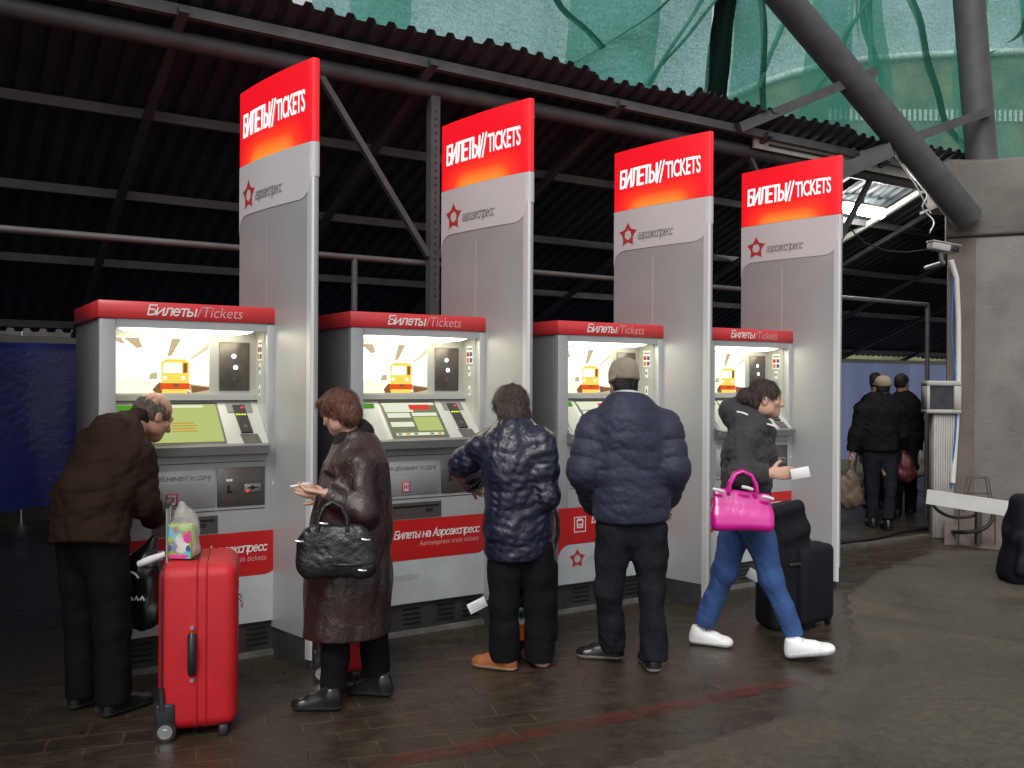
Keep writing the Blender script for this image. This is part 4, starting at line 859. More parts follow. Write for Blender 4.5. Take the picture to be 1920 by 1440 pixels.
def build_pylon():
    """lens-shaped sign pylon; origin at the right front foot corner of its machine; x along the row, y to the back"""
    root = thing('sign_pylon', 'pylon', 'sign pylon')
    A = np.array([-0.097, 0.496]); T = np.array([0.036, -0.372]); T2 = np.array([0.078, -0.372])
    def left(s):
        d = T - A; n = np.array([d[1], -d[0]]); n /= np.linalg.norm(n)      # points away from the body?
        if n[0] > 0: n = -n
        return A + d * s + n * 0.022 * 4 * s * (1 - s), n
    def outline(off=0.0, ns=18):
        pts = []
        for s in np.linspace(0, 1, ns):
            p, n = left(s); pts.append(p + n * off)
        # rounded nose
        for q in np.linspace(0, 1, 6)[1:-1]:
            c = (T + T2) / 2; a = PI + PI * q; pts.append(c + np.array([math.cos(a) * 0.021, math.sin(a) * 0.012]) + np.array([0, -off]))
        for s in np.linspace(1, 0, ns):
            p, n = left(s); pts.append(np.array([(T[0] + T2[0]) - p[0], p[1]]) + np.array([-n[0], n[1]]) * off)
        return pts
    O = outline(); n = len(O)
    def prism(mb, pts, z0, z1, mi=0, smooth=True, caps=True):
        k = len(pts); V = [(p[0], p[1], z0) for p in pts] + [(p[0], p[1], z1) for p in pts]
        mb.add(V, [(i, i + 1, k + i + 1, k + i) for i in range(k - 1)], mi, smooth); mb.add(V, [(k - 1, 0, k, 2 * k - 1)], mi)
        if caps: mb.add(V, [tuple(range(k - 1, -1, -1)), tuple(range(k, 2 * k))], mi)
    mb = MB(); prism(mb, O, 0.16, 2.862); mb.build('body', M['silver_dark'], root)
    mb = MB(); prism(mb, outline(-0.006), 0.0, 0.159); mb.build('base', M['plinth'], root)
    mb = MB(); prism(mb, outline(0.001), 2.866, 3.315); lb = mb.build('light_box', M['lightbox'], root)
    mb = MB(); prism(mb, outline(-0.004), 2.862, 2.866, 0); mb.build('joint', M['black'], root)
    # lower half of the left face is a lighter silver panel up to the middle seam? a thin bright seam runs up the face
    mb = MB()
    for s0, s1 in ((0.455, 0.461),):
        (p, nn), (q, n2) = left(s0), left(s1)
        V = [(*(p + nn * 0.0015), 0.2), (*(q + n2 * 0.0015), 0.2), (*(q + n2 * 0.0015), 2.5), (*(p + nn * 0.0015), 2.5)]; mb.add(V, [(0, 1, 2, 3)])
    mb.build('seam', M['alu'], root)
    # bright aluminium nose strip from the base to the pale label
    nose = [left(s)[0] + left(s)[1] * 0.003 for s in (0.962, 0.975, 0.99)]
    nose += [(T + T2) / 2 + np.array([math.cos(a) * 0.024, math.sin(a) * 0.015]) for a in np.linspace(PI, 1.38 * PI, 4)]
    mb = MB(); k = len(nose); V = [(p[0], p[1], 0.05) for p in nose] + [(p[0], p[1], 2.70) for p in nose]
    mb.add(V, [(i, i + 1, k + i + 1, k + i) for i in range(k - 1)], 0, True); mb.build('nose_strip', M['alu'], root)
    # pale label with opposite quarter rounds, wrapped round the nose
    mb = MB(); V = []; Fc = []; zb = 2.56; r_ = 0.115; ss = list(np.linspace(0, 1, 61)); Lc = 0.88
    for i, s in enumerate(ss):
        x = s * Lc
        if x < r_: z = zb - r_ + math.sqrt(max(0, r_ * r_ - (r_ - x) ** 2))
        elif x > Lc - r_: z = zb + r_ - math.sqrt(max(0, r_ * r_ - (x - Lc + r_) ** 2))
        else: z = zb
        p, nn = left(s); p = p + nn * 0.0035; V += [(*p, z), (*p, 2.8625)]
        if i: Fc.append((2 * i - 2, 2 * i, 2 * i + 1, 2 * i - 1))
    i = len(ss)
    for a in np.linspace(PI, 2 * PI, 8):
        p = (T + T2) / 2 + np.array([math.cos(a) * 0.0245, math.sin(a) * 0.0155]); V += [(*p, zb + r_), (*p, 2.8625)]; Fc.append((2 * i - 2, 2 * i, 2 * i + 1, 2 * i - 1)); i += 1
    mb.add(V, Fc, 0, True); pl = mb.build('pale_label', M['label_grey'], root)
    def on_face(u, z, off):                    # u metres along the face from its rear edge
        p, nn = left(u / Lc); p = p + nn * off; return (p[0], p[1], z)
    mb = MB()
    for qd in star_shape(0.098): mb.add([on_face(0.155 + p[0], 2.675 + p[1], 0.006) for p in qd], [(0, 1, 2, 3)], 0)
    stroke_text(mb, 'аэроэкспресс', 0.33, 0.062, lambda a, b, i: on_face(0.255 + a, 2.632 + b, 0.006 + 0.0002 * i), 1, 0.10, 0.2)
    mb.build('emblem', [M['red_mark'], M['grey_letter']], pl)
    mb = MB(); stroke_text(mb, 'БИЛЕТЫ', 0.375, 0.122, lambda a, b, i: on_face(0.070 + a, 3.038 + b, 0.004 + 0.0003 * i), 0, 0.145, 0.03)
    for x in (0.438, 0.468): stroke_text(mb, '/', 0.05, 0.128, lambda a, b, i: on_face(x + a, 3.035 + b, 0.0042), 0, 0.10, 0.0)
    V, Fc = text_shape('TICKETS', 0.30, 0.122, shear=0.0, bold=0.014, spacing=0.94); mb.add([on_face(0.520 + p[0], 3.038 + p[1], 0.004) for p in V], Fc)
    mb.build('lettering', M['sign_letter'], lb)
    return root

mach_labels = ['leftmost ticket machine with red header, used by the bent man', 'second ticket machine from the left, behind the woman in the leather coat',
               'ticket machine used by the man in the beanie', 'farthest ticket machine, behind the girl with the pink handbag']
pyl_labels = ['tallest nearest sign pylon with red lit top, beside the bent man\'s machine', 'sign pylon with red lit top directly behind the navy shiny coat',
              'sign pylon with red lit top right of the man in the beanie', 'farthest sign pylon with red lit top, next to the bright lamp']
mproto = build_machine(); pproto = build_pylon()
screens = []
def screen_mesh(kind):
    zb, zf, yb, yf = 1.452, 1.196, 0.205, -0.055
    d = np.array([0, yf - yb, zf - zb]); nrm = np.array([0, -0.26 * -1, 0]); nrm = np.cross([1, 0, 0], d); nrm = nrm / np.linalg.norm(nrm); nrm = nrm if nrm[2] > 0 else -nrm
    def sp(x, u, off): return np.array([x, yb, zb]) + d * u + nrm * off
    mb = MB()
    def rect(x0, x1, u0, u1, mi, off): mb.add([sp(x0, u0, off), sp(x1, u0, off), sp(x1, u1, off), sp(x0, u1, off)], [(0, 3, 2, 1)], mi)
    a, b = 0.275, 0.640
    if kind == 0:
        rect(a, b, 0.10, 0.88, 0, 0.003); rect(a + 0.08, b - 0.07, 0.12, 0.17, 1, 0.0036)
        for k in range(4): rect(0.375, 0.50 + 0.012 * (k % 2), 0.48 + k * 0.055, 0.505 + k * 0.055, 4, 0.0036)
    else:
        rect(a, b, 0.10, 0.88, 2, 0.003); rect(a, b, 0.10, 0.16, 1, 0.0034)
        rect(a + 0.005, a + 0.20, 0.16, 0.32, 1, 0.0036); rect(a + 0.18, b - 0.04, 0.15, 0.27, 3, 0.0039)
        rect(a + 0.01, a + 0.165, 0.34, 0.45, 1, 0.0036); rect(a + 0.18, b - 0.01, 0.34, 0.42, 1, 0.0036)
        rect(a + 0.01, a + 0.165, 0.55, 0.66, 1, 0.0036); rect(a + 0.18, b - 0.01, 0.44, 0.76, 0, 0.0036)
        rect(a + 0.02, b - 0.02, 0.80, 0.86, 1, 0.0036)
        for k in range(6): rect(a + 0.03 + k * 0.055, a + 0.055 + k * 0.055, 0.81, 0.85, (2, 4, 2, 1, 2, 4)[k], 0.0042)
    me = mb.build('touch_screen', [M['scr_green'], M['scr_pale'], M['scr_olive'], M['scr_red'], M['scr_orange']])
    m = me.data; bpy.data.objects.remove(me); return m
sm0, sm1 = screen_mesh(0), screen_mesh(1)
for i in range(4):
    o = mproto if i == 0 else copy_tree(mproto)
    o.location = tuple(row(TS[i], DS[i])); o.rotation_euler = (0, 0, TH); tag(o, mach_labels[i], 'ticket machine', 'ticket machines in a row under the shed')
    for ch in o.children:
        if ch.name.startswith('touch_screen'): ch.data = sm0 if i == 0 else sm1
    q = pproto if i == 0 else copy_tree(pproto)
    q.location = tuple(row(TS[i] + MW, DS[i])); q.rotation_euler = (0, 0, TH); tag(q, pyl_labels[i], 'sign pylon', 'red topped sign pylons between the ticket machines')

# ------------------------------------------------------------------ PEOPLE: smooth blended volumes meshed to one skin
class Field:
    def __init__(s, lo, hi, h):
        s.lo = np.array(lo, float); s.h = h
        s.n = np.ceil((np.array(hi) - s.lo) / h).astype(int) + 1
        s.F = np.full(s.n, 0.5, np.float32)
    def sub(s, lo, hi):
        i0 = np.clip(np.floor((np.array(lo) - s.lo) / s.h).astype(int), 0, s.n - 1)
        i1 = np.clip(np.ceil((np.array(hi) - s.lo) / s.h).astype(int) + 1, 1, s.n)
        ax = [(s.lo[k] + np.arange(i0[k], i1[k]) * s.h).astype(np.float32) for k in range(3)]
        sl = tuple(slice(i0[k], i1[k]) for k in range(3))
        return sl, ax[0][:, None, None], ax[1][None, :, None], ax[2][None, None, :]
    def put(s, fn, lo, hi, k, op='u'):
        m = k + 3 * s.h + 0.02
        sl, X, Y, Z = s.sub(np.array(lo) - m, np.array(hi) + m)
        if 0 in s.F[sl].shape: return s
        d = fn(X, Y, Z).astype(np.float32); F = s.F[sl]
        if op == 'u':
            hh = np.clip(0.5 + 0.5 * (F - d) / k, 0, 1); s.F[sl] = F * (1 - hh) + d * hh - k * hh * (1 - hh)
        else:                                  # smooth subtraction
            hh = np.clip(0.5 - 0.5 * (F + d) / k, 0, 1); s.F[sl] = F * (1 - hh) - d * hh + k * hh * (1 - hh)
        return s
    def cone(s, a, b, ra, rb, k=0.03, n=None, q=1.0, mod=None, op='u'):
        a = np.array(a, float); b = np.array(b, float); ab = b - a; L2 = ab @ ab + 1e-12; L = math.sqrt(L2)
        R_ = max(ra, rb) * max(1.0, q) + (0.02 if mod else 0)
        if n is not None: n = np.array(n, float) / np.linalg.norm(n)
        def fn(X, Y, Z):
            px, py, pz = X - a[0], Y - a[1], Z - a[2]
            t = np.clip((px * ab[0] + py * ab[1] + pz * ab[2]) / L2, 0, 1)
            r = ra + (rb - ra) * t
            if mod: r = r + mod(t * L, X, Y, Z)
            px = px - t * ab[0]; py = py - t * ab[1]; pz = pz - t * ab[2]
            d2 = px * px + py * py + pz * pz
            if n is None: return np.sqrt(d2) - r
            pn = px * n[0] + py * n[1] + pz * n[2]
            k0 = np.sqrt(np.maximum(d2 + pn * pn * (1 / q ** 2 - 1), 1e-10)); k1 = np.sqrt(np.maximum(d2 + pn * pn * (1 / q ** 4 - 1), 1e-10))
            return (k0 - r) * k0 / k1
        return s.put(fn, np.minimum(a, b) - R_, np.maximum(a, b) + R_, k, op)
    def ell(s, c, axes, rad, k=0.02, op='u'):
        c = np.array(c, float); A = [np.array(x, float) / np.linalg.norm(x) for x in axes]; R_ = max(rad)
        def fn(X, Y, Z):
            px, py, pz = X - c[0], Y - c[1], Z - c[2]; k0 = 0; k1 = 0
            for ax, r in zip(A, rad):
                u = px * ax[0] + py * ax[1] + pz * ax[2]; k0 = k0 + (u / r) ** 2; k1 = k1 + (u / r ** 2) ** 2
            k0 = np.sqrt(np.maximum(k0, 1e-10)); k1 = np.sqrt(np.maximum(k1, 1e-8)); return k0 * (k0 - 1) / k1
        return s.put(fn, c - R_, c + R_, k, op)
    def rbox(s, c, axes, half, r, k=0.01, op='u'):
        c = np.array(c, float); A = [np.array(x, float) / np.linalg.norm(x) for x in axes]; R_ = np.linalg.norm(half)
        def fn(X, Y, Z):
            px, py, pz = X - c[0], Y - c[1], Z - c[2]; o = 0; mx = None
            for ax, hf in zip(A, half):
                u = np.abs(px * ax[0] + py * ax[1] + pz * ax[2]) - (hf - r); o = o + np.maximum(u, 0) ** 2; mx = u if mx is None else np.maximum(mx, u)
            return np.sqrt(o) + np.minimum(mx, 0) - r
        return s.put(fn, c - R_, c + R_, k, op)
    def cut(s, p, n, k=0.008):                 # remove everything on the side n points to
        p = np.array(p, float); n = np.array(n, float) / np.linalg.norm(n)
        sl, X, Y, Z = s.sub(s.lo, s.lo + s.n * s.h)
        d = ((X - p[0]) * n[0] + (Y - p[1]) * n[1] + (Z - p[2]) * n[2]).astype(np.float32)
        F = s.F; hh = np.clip(0.5 - 0.5 * (F - d) / k, 0, 1); s.F = (F * (1 - hh) + d * hh + k * hh * (1 - hh)).astype(np.float32); return s
    def ripple(s, amp, freq, seed, stretch=(1, 1, 1), sharp=False):
        rg = np.random.RandomState(seed); sl, X, Y, Z = s.sub(s.lo, s.lo + s.n * s.h); tot = 0
        X, Y, Z = X * stretch[0], Y * stretch[1], Z * stretch[2]
        w = 0.6 * np.sin(X * freq * 0.45 + Z * freq * 0.3 + rg.rand() * 6) + 0.5 * np.sin(Y * freq * 0.5 - Z * freq * 0.37 + rg.rand() * 6)
        for i in range(5):
            d = rg.normal(size=3); d /= np.linalg.norm(d); f = freq * (0.7 + 0.35 * i)
            v = np.sin((X * d[0] + Y * d[1] + Z * d[2]) * f + rg.rand() * 6 + w * 1.7)
            if sharp: v = 1 - 2 * np.abs(v)
            tot = tot + v / (1 + 0.5 * i)
        msk = np.abs(s.F) < 0.06
        s.F = np.where(msk, s.F + (amp * 0.5) * tot.astype(np.float32), s.F); return s
    def mesh(s):
        """surface nets"""
        F = s.F.copy(); F[0] = F[-1] = 0.5; F[:, 0] = F[:, -1] = 0.5; F[:, :, 0] = F[:, :, -1] = 0.5
        neg = F < 0; n = np.array(F.shape); cell = n - 1
        acc = np.zeros((*cell, 3), np.float32); cnt = np.zeros(cell, np.int8); quads = []
        def sl3(o, m): return tuple(slice(o[k], o[k] + m[k]) for k in range(3))
        for ax in range(3):
            e = [0, 0, 0]; e[ax] = 1; u, v = [k for k in range(3) if k != ax]
            m = n.copy(); m[ax] -= 1
            A = neg[sl3((0, 0, 0), m)]; Bn = neg[sl3(e, m)]
            idx = np.argwhere(A != Bn)
            if len(idx) == 0: continue
            fa = F[tuple(idx.T)]; fb = F[tuple((idx + e).T)]; t = fa / (fa - fb)
            p = idx.astype(np.float32); p[:, ax] += t
            inside = A[tuple(idx.T)]
            ok = np.all((idx[:, [u, v]] > 0) & (idx[:, [u, v]] < n[[u, v]] - 1), axis=1)
            for du in (0, -1):
                for dv in (0, -1):
                    ci = idx.copy(); ci[:, u] += du; ci[:, v] += dv
                    g_ = np.all((ci >= 0) & (ci < cell), axis=1)
                    np.add.at(acc, tuple(ci[g_].T), p[g_]); np.add.at(cnt, tuple(ci[g_].T), 1)
            ii = idx[ok]; c4 = []
            for du, dv in ((-1, -1), (0, -1), (0, 0), (-1, 0)):
                ci = ii.copy(); ci[:, u] += du; ci[:, v] += dv; c4.append(ci)
            fl = inside[ok] ^ (ax == 1)
            quads.append((c4, fl))
        vid = np.full(cell, -1, np.int64); w = np.argwhere(cnt > 0); vid[tuple(w.T)] = np.arange(len(w))
        V = s.lo + (acc[tuple(w.T)] / cnt[tuple(w.T)][:, None]) * s.h
        Q = []
        for c4, fl in quads:
            q = np.stack([vid[tuple(c.T)] for c in c4], 1); q[~fl] = q[~fl][:, ::-1]; Q.append(q)
        return V, np.concatenate(Q) if Q else np.zeros((0, 4), int)
    def build(s, name, mats, parent, root, matfn=None, keep=False):
        V, Q = s.mesh()
        # two light smoothing passes take the grid out of the surface
        for _ in range(2):
            acc = np.zeros_like(V); c = np.zeros(len(V))
            for a, b in ((0, 1), (1, 2), (2, 3), (3, 0)):
                np.add.at(acc, Q[:, a], V[Q[:, b]]); np.add.at(c, Q[:, a], 1); np.add.at(acc, Q[:, b], V[Q[:, a]]); np.add.at(c, Q[:, b], 1)
            V = V * 0.5 + 0.5 * acc / np.maximum(c, 1)[:, None]
        mats = mats if isinstance(mats, (list, tuple)) else [mats]
        me = bpy.data.meshes.new(name); me.vertices.add(len(V)); me.vertices.foreach_set('co', (V - root).astype(np.float32).ravel())
        me.loops.add(len(Q) * 4); me.loops.foreach_set('vertex_index', Q.ravel().astype(np.int32))
        me.polygons.add(len(Q)); me.polygons.foreach_set('loop_start', np.arange(0, len(Q) * 4, 4, dtype=np.int32))
        for m in mats: me.materials.append(m)
        me.polygons.foreach_set('use_smooth', np.ones(len(Q), bool))
        if matfn is not None: me.polygons.foreach_set('material_index', matfn(V[Q].mean(1)).astype(np.int32))
        me.update(calc_edges=True); me.validate()
        return new_obj(name, me, parent)

def unit(v): v = np.array(v, float); return v / np.linalg.norm(v)
def bounds(pts, m):
    P = np.array(pts); return P.min(0) - m, P.max(0) + m
def lerp(a, b, t): return np.array(a) * (1 - t) + np.array(b) * t

def hand(F, w, d, n, side, curl=0.5, s=1.0, thumb=1.0):
    """palm, four unequal bent fingers and a thumb on its side; d along the hand, n out of the palm, side towards the thumb"""
    w = np.array(w, float); d = unit(d); side = unit(np.array(side) - d * (np.array(side) @ d)); n = unit(n)
    F.cone(w - d * 0.01, w + d * 0.075 * s, 0.030 * s, 0.040 * s, 0.012, n, 0.42)
    for i, (o, L) in enumerate(((0.030, 0.070), (0.011, 0.080), (-0.009, 0.074), (-0.029, 0.058))):
        p = w + d * 0.078 * s + side * o * s; a = curl * (0.5 + 0.12 * i)
        seg = L * s / 2.4; dd = d
        for j in range(3):
            a_j = a * (1 + 0.35 * j); dd = unit(dd * math.cos(a_j) + n * math.sin(a_j)); q = p + dd * seg * (1, 0.8, 0.6)[j]
            F.cone(p, q, (0.0098 - 0.001 * j) * s, (0.0090 - 0.001 * j) * s, 0.004); p = q
            n2 = unit(n - dd * (n @ dd))
    p = w + d * 0.018 * s + side * 0.026 * s; t1 = unit(d * 0.7 + side * 0.75 * thumb + n * 0.35); q = p + t1 * 0.042 * s
    F.cone(p, q, 0.0135 * s, 0.0115 * s, 0.008); t2 = unit(t1 + d * 0.5 + n * curl * 0.5); F.cone(q, q + t2 * 0.032 * s, 0.011 * s, 0.0088 * s, 0.004)

def head(F, c, f, u, s=1.0):
    f = unit(f); u = unit(np.array(u) - f * (np.array(u) @ f)); r = np.cross(f, u); ax = (r, f, u)
    P = lambda x, y, z: np.array(c) + (r * x + f * y + u * z) * s
    F.ell(P(0, -0.012, 0.028), ax, (0.076 * s, 0.096 * s, 0.092 * s), 0.02)
    F.ell(P(0, 0.034, -0.045), ax, (0.058 * s, 0.062 * s, 0.082 * s), 0.03)
    F.ell(P(0, 0.066, -0.098), ax, (0.027 * s, 0.024 * s, 0.022 * s), 0.03)
    for sx in (-1, 1):
        F.ell(P(sx * 0.052, 0.01, -0.07), ax, (0.018 * s, 0.04 * s, 0.03 * s), 0.03)
        F.ell(P(sx * 0.041, 0.068, -0.022), ax, (0.022 * s, 0.018 * s, 0.018 * s), 0.02)       # cheek bones
        F.ell(P(sx * 0.032, 0.096, 0.006), ax, (0.016 * s, 0.012 * s, 0.011 * s), 0.01, 'd')   # eye sockets
        F.ell(P(sx * 0.031, 0.080, 0.005), ax, (0.013 * s, 0.012 * s, 0.011 * s), 0.003)       # eyes
        F.ell(P(sx * 0.030, 0.086, 0.022), ax, (0.022 * s, 0.009 * s, 0.007 * s), 0.012)       # brows
        F.ell(P(sx * 0.077, -0.004, -0.012), ax, (0.009 * s, 0.021 * s, 0.033 * s), 0.006)     # ears
        F.ell(P(sx * 0.085, 0.004, -0.010), ax, (0.006 * s, 0.011 * s, 0.018 * s), 0.004, 'd')
    F.cone(P(0, 0.090, 0.010), P(0, 0.113, -0.034), 0.008 * s, 0.0125 * s, 0.014)
    F.ell(P(0, 0.100, -0.036), ax, (0.019 * s, 0.014 * s, 0.010 * s), 0.008)
    F.ell(P(0, 0.086, -0.064), ax, (0.023 * s, 0.011 * s, 0.006 * s), 0.006); F.ell(P(0, 0.084, -0.074), ax, (0.020 * s, 0.010 * s, 0.007 * s), 0.006)
    F.ell(P(0, 0.094, -0.0688), ax, (0.020 * s, 0.008 * s, 0.0018 * s), 0.002, 'd')
    return P

def skin_mat(name, col): return mat(name, col, 0.5, 0, 0.10, 18, 0.06, 220)
M['skin'] = skin_mat('skin', (0.46, 0.25, 0.17)); M['skin_pale'] = skin_mat('pale_skin', (0.56, 0.33, 0.24))
M['eye'] = mat('eye', (0.05, 0.035, 0.03), 0.2, 0, 0.1); M['lip_skin'] = mat('lip_skin', (0.36, 0.12, 0.10), 0.4, 0, 0.1); M['brow'] = mat('brow', (0.06, 0.035, 0.02), 0.7)

def fabric(name, col, rough, weave=0.25, wscale=350, crease=0.0, cscale=12, sheen=0.0, spec=0.4, var=0.18, coat=0.0):
    m = mat(name, col, rough, 0, var, 7, weave, wscale, spec, coat, sheen=sheen)
    if crease:
        nt = m.node_tree; p = nt.nodes['Principled BSDF']; tc = nt.nodes['Texture Coordinate']
        w = nt.nodes.new('ShaderNodeTexNoise'); w.inputs['Scale'].default_value = cscale; w.inputs['Detail'].default_value = 5; w.inputs['Roughness'].default_value = 0.55; w.inputs['Distortion'].default_value = 1.6
        mp = nt.nodes.new('ShaderNodeMapping'); mp.inputs['Scale'].default_value = (1, 1, 0.75); nt.links.new(tc.outputs['Object'], mp.inputs[0]); nt.links.new(mp.outputs[0], w.inputs['Vector'])
        b = nt.nodes.new('ShaderNodeBump'); b.inputs['Strength'].default_value = crease; b.inputs['Distance'].default_value = 0.05
        ob = [x for x in nt.nodes if x.type == 'BUMP' and x is not b][0]
        nt.links.new(w.outputs[0], b.inputs['Height']); nt.links.new(b.outputs[0], ob.inputs['Normal'])
    return m
M['jacket_brown'] = fabric('brown_jacket', (0.024, 0.013, 0.008), 0.85, 0.25, 300, 0.15, 7, 0.0, 0.15)
M['trousers_black'] = fabric('black_trousers', (0.006, 0.006, 0.008), 0.85, 0.3, 400, 0.15, 8, 0, 0.12)
M['leather_brown'] = fabric('dark_brown_leather', (0.030, 0.015, 0.014), 0.34, 0.15, 160, 0.28, 11, 0, 0.6, 0.25)
M['fur_collar'] = fabric('dark_collar', (0.012, 0.008, 0.008), 0.9, 0.6, 90)
M['nylon_navy'] = fabric('shiny_navy_nylon', (0.012, 0.014, 0.032), 0.27, 0.06, 250, 0.30, 10, 0, 0.6)
M['puffer_navy'] = fabric('matt_navy_puffer', (0.022, 0.025, 0.052), 0.6, 0.12, 300, 0.22, 16, 0.05, 0.4)
M['jeans_dark'] = fabric('dark_jeans', (0.011, 0.013, 0.018), 0.85, 0.35, 420, 0.2, 10, 0, 0.15, var=0.4)
M['jeans_blue'] = fabric('blue_jeans', (0.035, 0.085, 0.24), 0.8, 0.35, 420, 0.2, 10, var=0.3)
M['hoodie'] = fabric('charcoal_hoodie', (0.050, 0.047, 0.053), 0.9, 0.3, 260, 0.2, 12, 0.05, 0.15)
M['reflective'] = mat('white_piping', (0.8, 0.8, 0.82), 0.4)
M['black_cloth'] = fabric('black_cloth', (0.009, 0.008, 0.009), 0.85, 0.3, 200, 0.2, 8, 0, 0.12)
M['hair_grey'] = mat('grey_brown_hair', (0.10, 0.075, 0.055), 0.55, 0, 0.35, 60, 0.7, 120, stretch=(1, 1, 0.35))
M['hair_auburn'] = mat('auburn_hair', (0.13, 0.048, 0.030), 0.45, 0, 0.4, 60, 0.7, 130, stretch=(1, 1, 0.3))
M['hair_dark'] = mat('dark_brown_hair', (0.045, 0.028, 0.022), 0.42, 0, 0.4, 60, 0.7, 130, stretch=(1, 1, 0.3))
M['hair_black'] = mat('black_hair', (0.014, 0.011, 0.010), 0.5, 0, 0.3, 60, 0.6, 130)
M['beanie'] = fabric('khaki_knit', (0.29, 0.245, 0.175), 0.9, 0.5, 140, 0, 0, 0.2)
M['cap'] = fabric('tan_cap', (0.30, 0.25, 0.17), 0.8, 0.2, 200)
M['shoe_black'] = mat('black_shoe_leather', (0.012, 0.012, 0.013), 0.22, 0, 0.2, 10); M['sole_black'] = mat('black_sole', (0.02, 0.02, 0.02), 0.7)
M['boot_tan'] = mat('tan_boot_leather', (0.27, 0.085, 0.026), 0.65, 0, 0.2, 14); M['sole_tan'] = mat('gum_sole', (0.36, 0.24, 0.15), 0.7)
M['sneaker'] = mat('white_sneaker', (0.82, 0.84, 0.84), 0.4, 0, 0.04, 20); M['sole_white'] = mat('white_sole', (0.50, 0.51, 0.51), 0.6)
M['sole_grey'] = mat('grey_sole', (0.20, 0.18, 0.15), 0.7)
M['paper'] = mat('white_paper', (0.8, 0.8, 0.8), 0.6, 0, 0.02)

def quilt(p, amp):
    return lambda s_, X, Y, Z: amp * (np.sqrt(np.abs(np.sin(PI * s_ / p))) - 0.65)

def shoe(name, parent, root, heel, toe, mats, s=1.0, h=0.006, high=0.07, lift=0.0, label=None):
    heel = np.array(heel, float); toe = np.array(toe, float); d = unit((toe - heel)); up = np.array([0, 0, 1.0]); up = unit(up - d * (up @ d)); r = np.cross(d, up)
    L = np.linalg.norm(toe - heel)
    lo, hi = bounds([heel, toe], 0.14); F = Field(lo, hi, h)
    Q = lambda x, y, z: heel + d * x * L + r * y + up * z
    F.cone(Q(0.14, 0, 0.018), Q(0.84, 0, 0.018), 0.038 * s, 0.042 * s, 0.01, up, 0.42)       # sole
    F.cone(Q(0.14, 0, 0.045), Q(0.20, 0, high + 0.02), 0.036 * s, 0.040 * s, 0.02)            # heel counter
    F.cone(Q(0.22, 0, 0.055), Q(0.78, 0, 0.036), 0.040 * s, 0.036 * s, 0.03, up, 0.75)
    F.cone(Q(0.25, 0, high), Q(0.60, 0, 0.055), 0.034 * s, 0.030 * s, 0.03)
    F.ell(Q(0.82, 0, 0.034), (d, r, up), (0.05 * s, 0.042 * s, 0.028 * s), 0.02)
    F.cut(Q(0, 0, 0.0), -up, 0.004)
    F.cut(Q(0.2, 0, high + 0.045), up, 0.006)
    base = heel @ up
    o = F.build(name, mats, parent, root, lambda C: ((C @ up - base) < 0.026).astype(int))
    if label: o['label'] = label
    return o

def trousers(parent, root, hipL, hipR, knL, knR, anL, anR, m, r=(0.098, 0.072, 0.060, 0.062), h=0.006, fw=(0, 1, 0), waist=None, seed=1, fold=0.010):
    pts = [hipL, hipR, knL, knR, anL, anR] + ([waist] if waist is not None else []); lo, hi = bounds(pts, 0.2); F = Field(lo, hi, h)
    pel = lerp(hipL, hipR, 0.5)
    w = np.array(waist) if waist is not None else pel + np.array([0, 0, 0.14])
    F.cone(pel + np.array([0, 0, 0.0]), w, 0.155, 0.148, 0.04, fw, 0.68)
    for hp, kn, an in ((hipL, knL, anL), (hipR, knR, anR)):
        hp, kn, an = map(np.array, (hp, kn, an))
        F.cone(hp, lerp(hp, kn, 0.45), r[0], lerp(r[0], r[1], 0.5), 0.025); F.cone(lerp(hp, kn, 0.45), kn, lerp(r[0], r[1], 0.5), r[1], 0.03)
        F.cone(kn, lerp(kn, an, 0.5), r[1], r[2], 0.03); F.cone(lerp(kn, an, 0.5), an, r[2], r[3], 0.02)
    for hp, kn, an in ((hipL, knL, anL), (hipR, knR, anR)):    # rings of cloth stacked on the shoe
        kn, an = np.array(kn), np.array(an); d = unit(an - kn)
        for t_ in (0.035, 0.085, 0.135): F.cone(an - d * t_, an - d * (t_ + 0.012) + [0.004, 0, 0.006], r[3] * 1.02, r[3] * 1.0, 0.014)
    F.ripple(fold * 0.8, 20, seed, (1, 1, 0.45), False); F.ripple(fold * 0.35, 38, seed + 1, (0.8, 0.8, 0.8), True)
    for kn, an in ((knL, anL), (knR, anR)):
        d = unit(np.array(an) - kn); x = unit(np.cross(d, [0.3, 1, 0.1])); y = np.cross(d, x)
        F.rbox(np.array(an) + d * 0.12, (d, x, y), (0.10, 0.11, 0.11), 0.004, 0.004, 'd')
    return F.build('trousers', m, parent, root)

